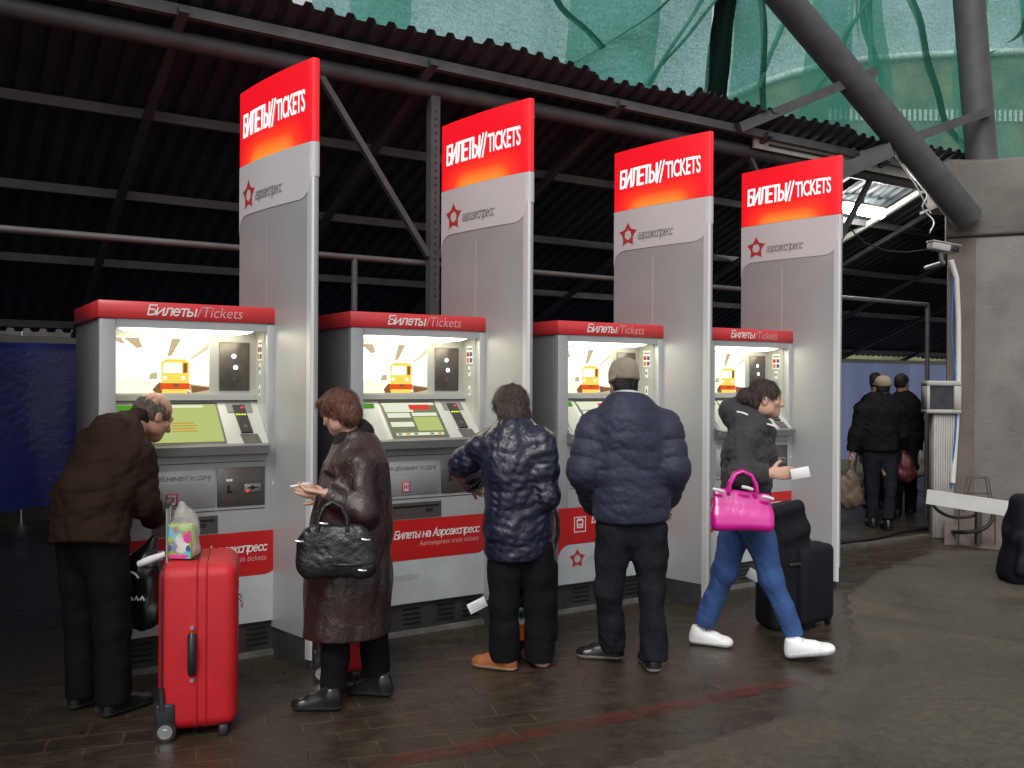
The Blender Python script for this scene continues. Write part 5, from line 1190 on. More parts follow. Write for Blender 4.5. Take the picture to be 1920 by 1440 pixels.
def coat(name, parent, root, torso, arms, f, m, q=0.7, h=0.006, qp=None, qa=0.010, fold=0.008, ffreq=24, seed=1, hem=True, extra=None, shoulder_r=0.075, crisp=0.6, label=None, fz=1.25):
    """torso: [(point, half width)] from the hem up to the collar; arms: [(shoulder, elbow, wrist, r0, r1, r2)]"""
    pts = [p for p, _ in torso] + [p for a in arms for p in a[:3]]; lo, hi = bounds(pts, 0.27); F = Field(lo, hi, h)
    md = quilt(qp, qa) if qp else None
    acc = 0.0
    for (p, r0), (p2, r1) in zip(torso[:-1], torso[1:]):
        mm = None
        if qp:
            a0 = acc; mm = (lambda a0: (lambda s_, X, Y, Z: qa * (np.sqrt(np.abs(np.sin(PI * (s_ + a0 + 0.012 * np.sin(X * 17 + Y * 9)) / qp))) - 0.65)))(a0)
        F.cone(p, p2, r0, r1, 0.05, f, q, mm); acc += np.linalg.norm(np.array(p2) - p)
    if len(arms) == 2: F.cone(arms[0][0], arms[1][0], shoulder_r, shoulder_r, 0.06, None, 1, None)
    for (sh_, el, wr, r0, r1, r2) in arms:
        F.cone(sh_, el, r0, r1, 0.035, None, 1, md); F.cone(el, wr, r1, r2, 0.03, None, 1, md)
    if extra: extra(F)
    F.ripple(fold, ffreq, seed, (1, 1, fz)); F.ripple(fold * crisp, ffreq * 2.0, seed + 7, (1, 1, fz), True)
    for (sh_, el, wr, r0, r1, r2) in arms:
        d = unit(np.array(wr) - el); x = unit(np.cross(d, [0.3, 0.2, 1])); y = np.cross(d, x)
        F.rbox(np.array(wr) + d * 0.10, (d, x, y), (0.10, 0.09, 0.09), 0.004, 0.005, 'd')
    if hem:
        p = np.array(torso[0][0]); u_ = unit(np.array(torso[1][0]) - p); F.cut(p, -u_, 0.01)
    o = F.build(name, m, parent, root)
    if label: o['label'] = label
    return o

def hair_mesh(parent, root, c, f, u, m, s=1.0, style='short', h=0.005, seed=1):
    s = s * 0.87
    f = unit(f); u = unit(np.array(u) - f * (np.array(u) @ f)); r = np.cross(f, u); ax = (r, f, u)
    P = lambda x, y, z: np.array(c) + (r * x + f * y + u * z) * s
    F = Field(np.array(c) - 0.26, np.array(c) + 0.24, h)
    if style == 'balding':
        F.ell(P(0, -0.016, 0.010), ax, (0.083 * s, 0.104 * s, 0.090 * s), 0.02)
        F.ell(P(0, -0.01, 0.115), ax, (0.055 * s, 0.085 * s, 0.05 * s), 0.02, 'd')
    elif style == 'bob':                       # full, over the ears
        F.ell(P(0, -0.016, 0.036), ax, (0.092 * s, 0.112 * s, 0.104 * s), 0.02); F.ell(P(0, -0.055, -0.035), ax, (0.090 * s, 0.066 * s, 0.072 * s), 0.03)
        F.ell(P(0, 0.055, 0.085), ax, (0.07 * s, 0.05 * s, 0.03 * s), 0.03)
    elif style == 'mop':                       # straight, hanging to the collar
        F.ell(P(0, -0.014, 0.034), ax, (0.095 * s, 0.112 * s, 0.104 * s), 0.02); F.ell(P(0, -0.045, -0.045), ax, (0.096 * s, 0.075 * s, 0.075 * s), 0.03); F.ell(P(0, -0.05, -0.085), ax, (0.085 * s, 0.062 * s, 0.05 * s), 0.03)
    elif style == 'bun':
        F.ell(P(0, -0.016, 0.034), ax, (0.086 * s, 0.108 * s, 0.102 * s), 0.02); F.ell(P(0, -0.135, 0.01), ax, (0.058 * s, 0.052 * s, 0.058 * s), 0.025); F.ell(P(0, -0.06, -0.03), ax, (0.07 * s, 0.05 * s, 0.05 * s), 0.03)
    else:
        F.ell(P(0, -0.016, 0.034), ax, (0.085 * s, 0.107 * s, 0.101 * s), 0.02); F.ell(P(0, -0.05, -0.02), ax, (0.074 * s, 0.055 * s, 0.055 * s), 0.02)
    F.ell(P(0, 0.115, -0.045), ax, (0.082 * s, 0.085 * s, 0.098 * s), 0.012, 'd')
    if style in ('short', 'balding', 'bun'):
        for sx in (-1, 1): F.ell(P(sx * 0.085, 0.005, -0.035), ax, (0.03 * s, 0.03 * s, 0.042 * s), 0.01, 'd')
    F.cut(P(0, 0, -0.125), -u, 0.02)
    F.ripple(0.004, 90, seed, (1, 1, 0.35), True); F.ripple(0.004, 40, seed + 3, (1, 1, 0.5))
    o = F.build('hair', m, parent, root)
    if h < 0.007: strands(o, root, c, f, u, 1500 if style != 'balding' else 600, {'bob': 0.04, 'mop': 0.045, 'bun': 0.045, 'balding': 0.022}.get(style, 0.03) * s, m, seed)
    return o

def strands(o, root, c, f, u, n, L, m, seed=1):
    """loose locks lying on the hair, running from the crown down and back"""
    rg = np.random.RandomState(seed); me = o.data; k = len(me.vertices)
    co = np.zeros(k * 3); me.vertices.foreach_get('co', co); co = co.reshape(-1, 3); no = np.zeros(k * 3); me.vertices.foreach_get('normal', no); no = no.reshape(-1, 3)
    f = unit(f); u = unit(np.array(u) - f * (np.array(u) @ f)); cr = np.array(c) - root + u * 0.09 - f * 0.03
    mb = MB()
    for i in rg.choice(k, min(n, k), replace=False):
        p, nn = co[i], no[i]
        if nn @ (p - (np.array(c) - root)) < 0: continue
        d = (p - cr); d = d / (np.linalg.norm(d) + 1e-6) + np.array([0, 0, -0.35]) + rg.normal(size=3) * 0.15; d = d - nn * (d @ nn); d = unit(d); sd_ = np.cross(nn, d); l = L * rg.uniform(0.6, 1.3); w = 0.0016
        a0 = p + nn * 0.001; a1 = p + d * l * 0.5 + nn * 0.004; a2 = p + d * l + nn * 0.002 * rg.uniform(-1, 3) + np.array([0, 0, -0.004])
        mb.add([a0 - sd_ * w, a0 + sd_ * w, a1 + sd_ * w, a1 - sd_ * w, a2 + sd_ * w * 0.3, a2 - sd_ * w * 0.3], [(0, 1, 2, 3), (3, 2, 4, 5)], 0, True)
    mb.build('strands', m, o)

def body(parent, root, sp, skin, h=0.006):
    """one continuous skin: head, neck, trunk, limbs and hands"""
    J = sp; pts = [J[k] for k in ('head', 'neck', 'pelvis', 'shL', 'shR', 'elL', 'elR', 'wrL', 'wrR', 'knL', 'knR', 'anL', 'anR')]
    lo, hi = bounds(pts, 0.24); F = Field(lo, hi, h); f = unit(J['f']); s = J.get('hs', 1.0) * 0.89
    P = head(F, J['head'], J['hf'], J.get('hu', (0, 0, 1)), s)
    nk = np.array(J['neck']); F.cone(P(0, -0.03, -0.06), nk, 0.052 * s, 0.058 * s, 0.03)
    ch = lerp(nk, J['pelvis'], 0.32); F.cone(nk, ch, 0.055, 0.11, 0.05, f, 0.75); F.cone(ch, np.array(J['pelvis']) + [0, 0, 0.03], 0.11, 0.09, 0.05, f, 0.7); F.cone(J['shL'], J['shR'], 0.035, 0.035, 0.04)
    for L in 'LR':
        F.cone(J['sh' + L], J['el' + L], 0.040, 0.034, 0.02); F.cone(J['el' + L], J['wr' + L], 0.034, 0.026, 0.02)
        F.cone(J['pelvis'], J['kn' + L], 0.045, 0.040, 0.02); F.cone(J['kn' + L], J['an' + L], 0.038, 0.030, 0.02)
        hd = J.get('hand' + L)
        if hd: hand(F, J['wr' + L], *hd, s=J.get('hand_s', 1.0))
        else:
            d = unit(np.array(J['wr' + L]) - J['el' + L]); n = unit(np.cross(d, (0.3, 0.2, 1))); hand(F, J['wr' + L], d, n, np.cross(d, n), 0.5)
    eyes = [P(sx * 0.031, 0.088, 0.005) for sx in (-1, 1)]; lips = P(0, 0.093, -0.069); brows = [P(sx * 0.031, 0.092, 0.026) for sx in (-1, 1)]
    fu = unit(J.get('hu', (0, 0, 1)))
    def mf(C):
        o = np.zeros(len(C), int)
        for e in eyes: o[np.linalg.norm(C - e, axis=1) < 0.0095 * s] = 1
        o[np.linalg.norm((C - lips) * np.array([1, 1, 1.6]), axis=1) < 0.018 * s] = 2
        for b in brows: o[(np.linalg.norm(C - b, axis=1) < 0.02 * s) & (np.abs((C - b) @ fu) < 0.006 * s)] = 3
        return o
    return F.build('body', [skin, M['eye'], M['lip_skin'], M['brow']], parent, root, mf)

def A_(px, py, Y): return at(px, py, Y)
def G_(px, py, z=0.0): return np.append(ground_at(px, py)[:2], z)

# ---- the bent man in the brown jacket at the first machine
rt = np.array([-1.93, 4.42, 0]); ps = thing('person', 'man in a brown jacket bending down over the leftmost ticket machine', 'person', rt)
f = unit((0.5, 0.86, 0))
J = dict(f=f, head=A_(288, 779, 4.86), hf=(0.62, 0.62, -0.50), hu=(0.35, 0.45, 0.82), neck=A_(246, 800, 4.74), pelvis=A_(172, 1000, 4.46), shL=A_(172, 832, 4.86), shR=A_(254, 850, 4.60), elL=A_(196, 930, 5.0), wrL=A_(262, 985, 5.08),
         elR=A_(268, 945, 4.56), wrR=A_(288, 972, 4.80), knL=A_(150, 1165, 4.50), knR=A_(212, 1180, 4.40), anL=A_(152, 1300, 4.46), anR=A_(214, 1312, 4.36), handR=((0.35, 0.9, 0.05), (0, 0.1, -1), (-1, 0.3, 0), 0.6), hs=1.10)
body(ps, rt, J, M['skin']); hair_mesh(ps, rt, J['head'], J['hf'], J['hu'], M['hair_grey'], 1.10, 'balding', seed=2)
def col(F): F.cone(A_(238, 798, 4.72), A_(258, 784, 4.78), 0.070, 0.066, 0.02)
coat('jacket', ps, rt, [(A_(166, 1022, 4.45), 0.215), (A_(176, 940, 4.50), 0.21), (A_(198, 880, 4.58), 0.205), (A_(216, 838, 4.66), 0.17), (A_(240, 806, 4.72), 0.085)],
     [(J['shL'], J['elL'], J['wrL'], 0.078, 0.064, 0.052), (J['shR'], J['elR'], J['wrR'], 0.080, 0.068, 0.052)], f, M['jacket_brown'], 0.72, fold=0.014, ffreq=15, seed=3, extra=col, shoulder_r=0.07)
trousers(ps, rt, A_(148, 1022, 4.50), A_(200, 1025, 4.42), J['knL'], J['knR'], J['anL'], J['anR'], M['trousers_black'], (0.098, 0.076, 0.070, 0.072), fw=f, waist=A_(172, 985, 4.46), seed=2)
for an in ('anL', 'anR'):
    p = J[an] * [1, 1, 0]; shoe('shoe', ps, rt, p - f * 0.07, p + f * 0.21, [M['shoe_black'], M['sole_black']])

# ---- the woman in the long leather coat
rt = np.array([-0.79, 4.57, 0]); ps = thing('person', 'woman with auburn hair in a long brown leather coat looking at a card', 'person', rt)
f = unit((-0.96, 0.28, 0))
J = dict(f=f, head=A_(636, 772, 4.62), hf=(-0.86, 0.30, -0.36), hu=(-0.3, 0.1, 0.95), neck=A_(664, 826, 4.64), pelvis=A_(662, 1000, 4.62), shL=A_(674, 872, 4.50), shR=A_(664, 862, 4.78), elL=A_(680, 962, 4.44), wrL=A_(612, 926, 4.42),
         elR=A_(662, 950, 4.86), wrR=A_(606, 930, 4.78), knL=A_(632, 1180, 4.52), knR=A_(700, 1170, 4.70), anL=A_(624, 1290, 4.50), anR=A_(706, 1265, 4.70), handL=((-0.98, 0.08, 0.16), (0.1, 0.2, 1.0), (0.1, 1, -0.1), 0.28), hs=0.96, hand_s=0.98)
body(ps, rt, J, M['skin_pale']); hair_mesh(ps, rt, J['head'], J['hf'], J['hu'], M['hair_auburn'], 0.98, 'bob', seed=5)
tor = [(A_(655, 1182, 4.62), 0.250), (A_(657, 1090, 4.62), 0.232), (A_(661, 985, 4.62), 0.208), (A_(666, 915, 4.62), 0.180), (A_(670, 868, 4.63), 0.152), (A_(670, 832, 4.64), 0.085)]
coat('coat', ps, rt, tor, [(J['shL'], J['elL'], J['wrL'], 0.078, 0.066, 0.054), (J['shR'], J['elR'], J['wrR'], 0.078, 0.066, 0.054)], f, M['leather_brown'], 0.84, fold=0.013, ffreq=15, seed=8, shoulder_r=0.055, crisp=0.35, fz=0.4)
F = Field(*bounds([A_(668, 826, 4.64)], 0.2), 0.006); F.cone(A_(658, 838, 4.62), A_(676, 812, 4.66), 0.088, 0.074, 0.02); F.cone(A_(664, 822, 4.60), A_(680, 814, 4.64), 0.036, 0.034, 0.03); F.ripple(0.008, 60, 4); F.build('collar', M['fur_collar'], ps, rt)
trousers(ps, rt, A_(646, 1020, 4.57), A_(676, 1020, 4.68), J['knL'], J['knR'], J['anL'], J['anR'], M['trousers_black'], (0.09, 0.072, 0.064, 0.062), fw=f, waist=A_(662, 985, 4.62), seed=12, fold=0.008)
a = G_(640, 1332); shoe('shoe', ps, rt, a, a + np.array([-0.235, 0.01, 0]), [M['shoe_black'], M['sole_black']], 0.95)
a = G_(736, 1306); shoe('shoe', ps, rt, a, a + np.array([-0.235, 0.05, 0]), [M['shoe_black'], M['sole_black']], 0.95)
ch = J['wrL'] + unit((-0.98, 0.08, 0.16)) * 0.135 + np.array([0, 0.02, 0.018])
tag(MB().rbox((-0.045, -0.028, -0.001), (0.045, 0.028, 0.001), 0.0009, 1, 0, Matrix.Rotation(0.35, 4, 'Z') @ Matrix.Rotation(-0.15, 4, 'Y')).build('ticket_card', M['paper'], None, ch), 'small pale card held in the leather-coated woman\'s hand', 'card')

# ---- the person in the shiny navy coat
rt = np.array([0.05, 5.12, 0]); ps = thing('person', 'person in a shiny navy quilted coat and tan boots, seen from behind', 'person', rt)
f = unit((-0.42, 0.9, 0))
J = dict(f=f, head=A_(957, 766, 5.25), hf=(-0.40, 0.86, -0.30), hu=(-0.05, 0.3, 0.95), neck=A_(966, 812, 5.18), pelvis=A_(975, 1010, 5.16), shL=A_(914, 838, 5.20), shR=A_(1014, 836, 5.12), elL=A_(866, 872, 5.24), wrL=A_(888, 905, 5.50),
         elR=A_(1022, 930, 5.10), wrR=A_(1004, 960, 5.36), knL=A_(944, 1130, 5.10), knR=A_(1010, 1130, 5.16), anL=A_(945, 1232, 5.08), anR=A_(1011, 1232, 5.14))
body(ps, rt, J, M['skin']); hair_mesh(ps, rt, J['head'], J['hf'], J['hu'], M['hair_dark'], 1.12, 'mop', seed=9)
def col(F): F.cone(A_(964, 812, 5.17), A_(962, 800, 5.19), 0.082, 0.080, 0.02)
coat('coat', ps, rt, [(A_(973, 1046, 5.16), 0.192), (A_(973, 985, 5.16), 0.196), (A_(973, 925, 5.16), 0.186), (A_(969, 868, 5.16), 0.190), (A_(966, 836, 5.17), 0.165), (A_(965, 808, 5.18), 0.088)],
     [(J['shL'], J['elL'], J['wrL'], 0.095, 0.080, 0.062), (J['shR'], J['elR'], J['wrR'], 0.092, 0.080, 0.062)], f, M['nylon_navy'], 0.74, qp=0.098, qa=0.013, fold=0.008, ffreq=20, seed=15, extra=col, shoulder_r=0.078, crisp=0.7)
trousers(ps, rt, A_(948, 1030, 5.14), A_(1004, 1030, 5.17), J['knL'], J['knR'], J['anL'], J['anR'], M['trousers_black'], (0.100, 0.080, 0.074, 0.076), fw=f, waist=A_(975, 1000, 5.16), seed=21)
a = G_(968, 1259); shoe('boot', ps, rt, a, a + np.array([-0.235, 0.10, 0]), [M['boot_tan'], M['sole_tan']], 1.05)
a = G_(1022, 1254); shoe('boot', ps, rt, a, a + np.array([-0.10, 0.235, 0]), [M['boot_tan'], M['sole_tan']], 1.05)

# ---- the man in the beanie
rt = np.array([0.66, 5.16, 0]); ps = thing('person', 'man in a khaki beanie, navy puffer jacket and dark jeans, seen from behind', 'person', rt)
f = unit((-0.18, 0.98, 0))
J = dict(f=f, head=A_(1168, 722, 5.20), hf=(-0.25, 0.93, -0.22), hu=(-0.03, 0.22, 0.97), neck=A_(1176, 768, 5.14), pelvis=A_(1184, 975, 5.12), shL=A_(1116, 800, 5.14), shR=A_(1246, 798, 5.14), elL=A_(1096, 882, 5.08), wrL=A_(1118, 948, 5.32),
         elR=A_(1262, 876, 5.08), wrR=A_(1250, 938, 5.30), knL=A_(1142, 1105, 5.12), knR=A_(1224, 1110, 5.10), anL=A_(1150, 1208, 5.20), anR=A_(1226, 1232, 5.06))
body(ps, rt, J, M['skin']); hair_mesh(ps, rt, J['head'], J['hf'], J['hu'], M['hair_black'], 0.98, 'short', seed=19)
hf, hu = unit(J['hf']), unit(J['hu']); hu = unit(hu - hf * (hu @ hf)); hr = np.cross(hf, hu); Ph = lambda x, y, z: J['head'] + hr * x + hf * y + hu * z
F = Field(J['head'] - 0.2, J['head'] + 0.25, 0.005); F.ell(Ph(0, -0.016, 0.040), (hr, hf, hu), (0.083, 0.104, 0.102), 0.01); F.ell(Ph(0, -0.030, 0.088), (hr, hf, hu), (0.072, 0.086, 0.058), 0.03)
F.cut(Ph(0, 0, 0.004), -(hu + hf * 0.08), 0.012); F.cone(Ph(0, -0.012, 0.022), Ph(0, -0.016, 0.026), 0.090, 0.090, 0.008, hu, 0.2); F.ripple(0.003, 45, 3); F.build('beanie', M['beanie'], ps, rt)
def col(F): F.cone(A_(1175, 768, 5.13), A_(1174, 745, 5.15), 0.094, 0.086, 0.02); F.cut(A_(1174, 741, 5.15), (0.0, 0.25, 1), 0.006)
coat('puffer_jacket', ps, rt, [(A_(1184, 976, 5.12), 0.205), (A_(1184, 930, 5.12), 0.205), (A_(1183, 870, 5.12), 0.210), (A_(1181, 815, 5.12), 0.205), (A_(1179, 788, 5.12), 0.165), (A_(1176, 765, 5.13), 0.095)],
     [(J['shL'], J['elL'], J['wrL'], 0.098, 0.094, 0.070), (J['shR'], J['elR'], J['wrR'], 0.098, 0.094, 0.070)], f, M['puffer_navy'], 0.74, qp=0.098, qa=0.016, fold=0.005, ffreq=18, seed=33, extra=col, shoulder_r=0.082)
F = Field(*bounds([A_(1174, 745, 5.15)], 0.16), 0.005); F.cone(A_(1174, 752, 5.145), A_(1173, 736, 5.16), 0.080, 0.074, 0.01); F.cut(A_(1173, 736, 5.16), (0, 0.25, 1), 0.006); F.build('collar_lining', M['sole_white'], ps, rt)
trousers(ps, rt, A_(1150, 990, 5.12), A_(1216, 990, 5.12), J['knL'], J['knR'], J['anL'], J['anR'], M['jeans_dark'], (0.106, 0.072, 0.064, 0.068), fw=f, waist=A_(1184, 965, 5.12), seed=41, fold=0.012)
a = G_(1170, 1237); shoe('shoe', ps, rt, a, a + np.array([-0.262, 0.05, 0]), [M['shoe_black'], M['sole_grey']], 1.05)
a = G_(1228, 1264); shoe('shoe', ps, rt, a, a + np.array([-0.02, 0.28, 0]), [M['shoe_black'], M['sole_grey']], 1.05)

# ---- the girl walking to the right
rt = np.array([1.42, 5.45, 0]); ps = thing('person', 'girl in a grey hoodie, blue jeans and white sneakers striding to the right', 'person', rt)
f = unit((0.93, -0.36, 0))
J = dict(f=f, head=A_(1436, 748, 5.42), hf=(0.96, -0.28, -0.06), neck=A_(1412, 800, 5.46), pelvis=A_(1400, 945, 5.45), shL=A_(1418, 822, 5.60), shR=A_(1396, 826, 5.32), elL=A_(1384, 892, 5.64), wrL=A_(1396, 940, 5.66),
         elR=A_(1388, 892, 5.24), wrR=A_(1444, 888, 5.16), knL=A_(1358, 1072, 5.50), knR=A_(1447, 1085, 5.34), anL=A_(1322, 1165, 5.57), anR=A_(1490, 1188, 5.30), handR=((0.97, -0.2, 0.06), (0, 0.9, -0.1), (0.1, 0.1, 1), 0.5), hs=0.97, hand_s=0.95)
body(ps, rt, J, M['skin_pale']); hair_mesh(ps, rt, J['head'], J['hf'], (0, 0, 1), M['hair_dark'], 0.97, 'bun', seed=29)
def hood(F):
    F.cone(A_(1378, 772, 5.50), A_(1416, 800, 5.36), 0.075, 0.060, 0.05); F.cone(A_(1378, 772, 5.50), A_(1424, 796, 5.56), 0.075, 0.05, 0.05); F.cone(A_(1416, 800, 5.36), A_(1446, 808, 5.40), 0.058, 0.04, 0.04)
coat('hoodie', ps, rt, [(A_(1396, 930, 5.45), 0.175), (A_(1398, 890, 5.45), 0.165), (A_(1404, 850, 5.45), 0.168), (A_(1408, 820, 5.46), 0.150), (A_(1411, 796, 5.46), 0.08)],
     [(J['shL'], J['elL'], J['wrL'], 0.075, 0.062, 0.05), (J['shR'], J['elR'], J['wrR'], 0.078, 0.066, 0.05)], f, M['hoodie'], 0.80, fold=0.010, ffreq=22, seed=44, extra=hood, shoulder_r=0.06)
mb = MB(); mb.tube([A_(1382, 772, 5.385), A_(1392, 774, 5.36), A_(1402, 778, 5.33)], 0.006, 6); mb.build('hood_piping', M['reflective'], ps, -rt)
mb = MB(); mb.tube([A_(1438, 795, 5.30), A_(1446, 797, 5.30), A_(1454, 800, 5.31)], 0.006, 6); mb.build('hood_piping', M['reflective'], ps, -rt)
trousers(ps, rt, A_(1392, 955, 5.52), A_(1408, 955, 5.38), J['knL'], J['knR'], J['anL'], J['anR'], M['jeans_blue'], (0.096, 0.068, 0.055, 0.053), fw=f, waist=A_(1400, 930, 5.45), seed=51, fold=0.011)
a = G_(1292, 1206); shoe('sneaker', ps, rt, a, a + f * 0.255 + np.array([0, 0, 0.0]), [M['sneaker'], M['sole_white']], 1.0)
mb = MB()
for k in range(4):
    u_ = 0.42 + 0.075 * k; c_ = a + f * 0.255 * u_ + np.array([0, 0, 0.100 - 0.012 * k]); r_ = np.cross(f, [0, 0, 1.0]); mb.tube([c_ - r_ * 0.028 - [0, 0, 0.012], c_, c_ + r_ * 0.028 - [0, 0, 0.012]], 0.0045, 6)
mb.build('laces', M['label_grey'], ps, -rt)
a = G_(1474, 1238, 0.01); mb = MB(); dd_ = unit(f * 0.262 + np.array([0, 0, 0.055])); uu_ = unit(np.array([0, 0, 1.0]) - dd_ * dd_[2])
for k in range(4):
    c_ = a + dd_ * 0.268 * (0.42 + 0.075 * k) + uu_ * (0.104 - 0.012 * k); r_ = np.cross(dd_, uu_); mb.tube([c_ - r_ * 0.03 - uu_ * 0.012, c_, c_ + r_ * 0.03 - uu_ * 0.012], 0.0045, 6)
mb.build('laces', M['label_grey'], ps, -rt)
shoe('sneaker', ps, rt, a, a + f * 0.262 + np.array([0, 0, 0.055]), [M['sneaker'], M['sole_white']], 1.08)
ch = J['wrR'] + unit((0.97, -0.2, 0.06)) * 0.14 + np.array([0.015, -0.02, 0.0])
tag(MB().rbox((-0.05, -0.001, -0.03), (0.05, 0.001, 0.03), 0.0009, 1, 0, Matrix.Rotation(-0.2, 4, 'Z') @ Matrix.Rotation(-0.2, 4, 'Y')).build('paper_ticket', M['paper'], None, ch), 'white paper slip in the striding girl\'s hand', 'ticket')

# ---- three men walking away in the background
def walker(label, rt, c, hs_px, coat_px, arms, legs, hipY, cm, tm, hairm, f, cap=False, Y=10.25, coat_w=0.2, seed=1, q=0.75, hf=None):
    ps = thing('person', label, 'person', rt, 0, None)
    J = dict(f=f, head=c, hf=hf if hf is not None else f, neck=coat_px[-1][0], pelvis=hipY, shL=arms[0][0], shR=arms[1][0], elL=arms[0][1], elR=arms[1][1], wrL=arms[0][2], wrR=arms[1][2], knL=legs[0][1], knR=legs[1][1], anL=legs[0][2], anR=legs[1][2])
    body(ps, rt, J, M['skin'], 0.010); hair_mesh(ps, rt, c, J['hf'], (0, 0, 1), hairm, 1.0, 'short', 0.008, seed)
    if cap:
        F = Field(np.array(c) - 0.22, np.array(c) + 0.24, 0.007); F.ell(np.array(c) + [0, -0.01, 0.05], ((1, 0, 0), (0, 1, 0), (0, 0, 1)), (0.090, 0.108, 0.088), 0.01); F.cut(np.array(c) + [0, 0, 0.012], (0, 0, -1), 0.01); F.ell(np.array(c) + unit(J['hf']) * 0.13 + [0, 0, 0.035], ((1, 0, 0), (0, 1, 0), (0, 0, 1)), (0.075, 0.085, 0.012), 0.01); F.build('cap', M['cap'], ps, rt)
    coat('jacket', ps, rt, coat_px, arms, f, cm, q, 0.010, fold=0.010, ffreq=18, seed=seed, shoulder_r=0.07)
    trousers(ps, rt, legs[0][0], legs[1][0], legs[0][1], legs[1][1], legs[0][2], legs[1][2], tm, (0.092, 0.066, 0.056, 0.058), 0.010, f, hipY + np.array([0, 0, 0.08]), seed)
    for lg in legs:
        p = np.array(lg[2]) * [1, 1, 0]; shoe('shoe', ps, rt, p - f * 0.07, p + f * 0.2, [M['shoe_black'], M['sole_black']], 1.05, 0.009)
    return ps
y = 10.2; f = unit((0.12, 0.99, 0)); X = lambda px, py, d=0.0: A_(px, py, 10.2 + d)
walker('man in a tan cap and black jacket walking away with a bag', G_(1650, 985), X(1655, 727), 0, [(X(1648, 845), 0.20), (X(1648, 800), 0.195), (X(1650, 768), 0.20), (X(1652, 752), 0.08)],
       [(X(1618, 772), X(1606, 815), X(1597, 848), 0.085, 0.075, 0.06), (X(1682, 772), X(1690, 815), X(1694, 846, 0.1), 0.085, 0.075, 0.06)],
       [(X(1634, 850), X(1636, 915), X(1636, 970), ), (X(1666, 850), X(1669, 915, -0.1), X(1664, 972, -0.2))], X(1650, 842), M['black_cloth'], M['jeans_dark'], M['hair_black'], f, True, seed=61)
y2 = 11.0; X = lambda px, py, d=0.0: A_(px, py, 11.0 + d)
walker('tall man in a long black coat walking away, turned to the right', G_(1692, 972), X(1691, 719), 0, [(X(1697, 880), 0.20), (X(1696, 820), 0.195), (X(1695, 765), 0.20), (X(1692, 745), 0.08)],
       [(X(1668, 768, 0.1), X(1664, 810, 0.1), X(1670, 850, 0.2), 0.085, 0.075, 0.06), (X(1716, 768), X(1722, 815), X(1716, 860), 0.085, 0.075, 0.06)],
       [(X(1684, 860), X(1682, 920), X(1682, 962)), (X(1706, 860), X(1708, 920, 0.2), X(1706, 958, 0.2))], X(1695, 850), M['black_cloth'], M['jeans_dark'], M['hair_black'], unit((0.3, 0.95, 0)), False, seed=71, hf=(0.75, 0.66, 0))
X = lambda px, py, d=0.0: A_(px, py, 11.7 + d)
walker('man with short dark hair half hidden behind the man in the cap', G_(1648, 950), X(1642, 716), 0, [(X(1640, 850), 0.20), (X(1640, 800), 0.195), (X(1641, 765), 0.20), (X(1642, 745), 0.08)],
       [(X(1614, 768), X(1608, 808), X(1612, 850, 0.1), 0.085, 0.075, 0.06), (X(1668, 768), X(1672, 800), X(1666, 828, 0.1), 0.085, 0.075, 0.06)],
       [(X(1630, 850), X(1630, 905), X(1630, 938)), (X(1652, 850), X(1654, 905), X(1652, 938))], X(1641, 842), M['black_cloth'], M['trousers_black'], M['hair_black'], unit((0.1, 1, 0)), False, seed=81, hf=(0.45, 0.9, 0))

# ------------------------------------------------------------------ LUGGAGE AND BAGS
M['case_red'] = fabric('red_suitcase_fabric', (0.56, 0.012, 0.020), 0.42, 0.25, 240, 0.05, 5, var=0.10, spec=0.5)
M['case_red_trim'] = fabric('red_zip_tape', (0.40, 0.01, 0.02), 0.5, 0.2, 300, var=0.1)
M['case_black'] = fabric('black_luggage_fabric', (0.007, 0.007, 0.012), 0.65, 0.3, 220, 0.12, 7, 0, 0.25)
M['leather_black'] = mat('black_bag_leather', (0.013, 0.013, 0.014), 0.28, 0, 0.25, 9, 0.3, 60)
M['patent_pink'] = mat('pink_patent', (0.58, 0.006, 0.27), 0.14, 0, 0.12, 5, 0.15, 14, coat=0.6)
M['chrome'] = mat('chrome', (0.75, 0.75, 0.76), 0.18, 0.95, 0.05)
M['poly'] = mat('clear_bag', (0.7, 0.7, 0.66), 0.12, 0, 0.05, 8, 0.4, 25)
def clear_mat():
    m = M['poly']; nt = m.node_tree; p = nt.nodes['Principled BSDF']; tr = nt.nodes.new('ShaderNodeBsdfTransparent'); mx = nt.nodes.new('ShaderNodeMixShader'); mx.inputs[0].default_value = 0.35
    nt.links.new(tr.outputs[0], mx.inputs[1]); nt.links.new(p.outputs[0], mx.inputs[2]); nt.links.new(mx.outputs[0], nt.nodes['Material Output'].inputs[0])
clear_mat()
for nm, c in dict(bag_lime=(0.42, 0.62, 0.05), bag_cyan=(0.10, 0.55, 0.70), bag_white=(0.85, 0.85, 0.82), bag_red=(0.70, 0.04, 0.07), bag_magenta=(0.75, 0.05, 0.35), bag_blue=(0.05, 0.09, 0.40), bag_orange=(0.75, 0.17, 0.03), bag_green=(0.05, 0.30, 0.05), bag_yellow=(0.8, 0.62, 0.05)).items(): M[nm] = mat(nm, c, 0.4, 0, 0.05)

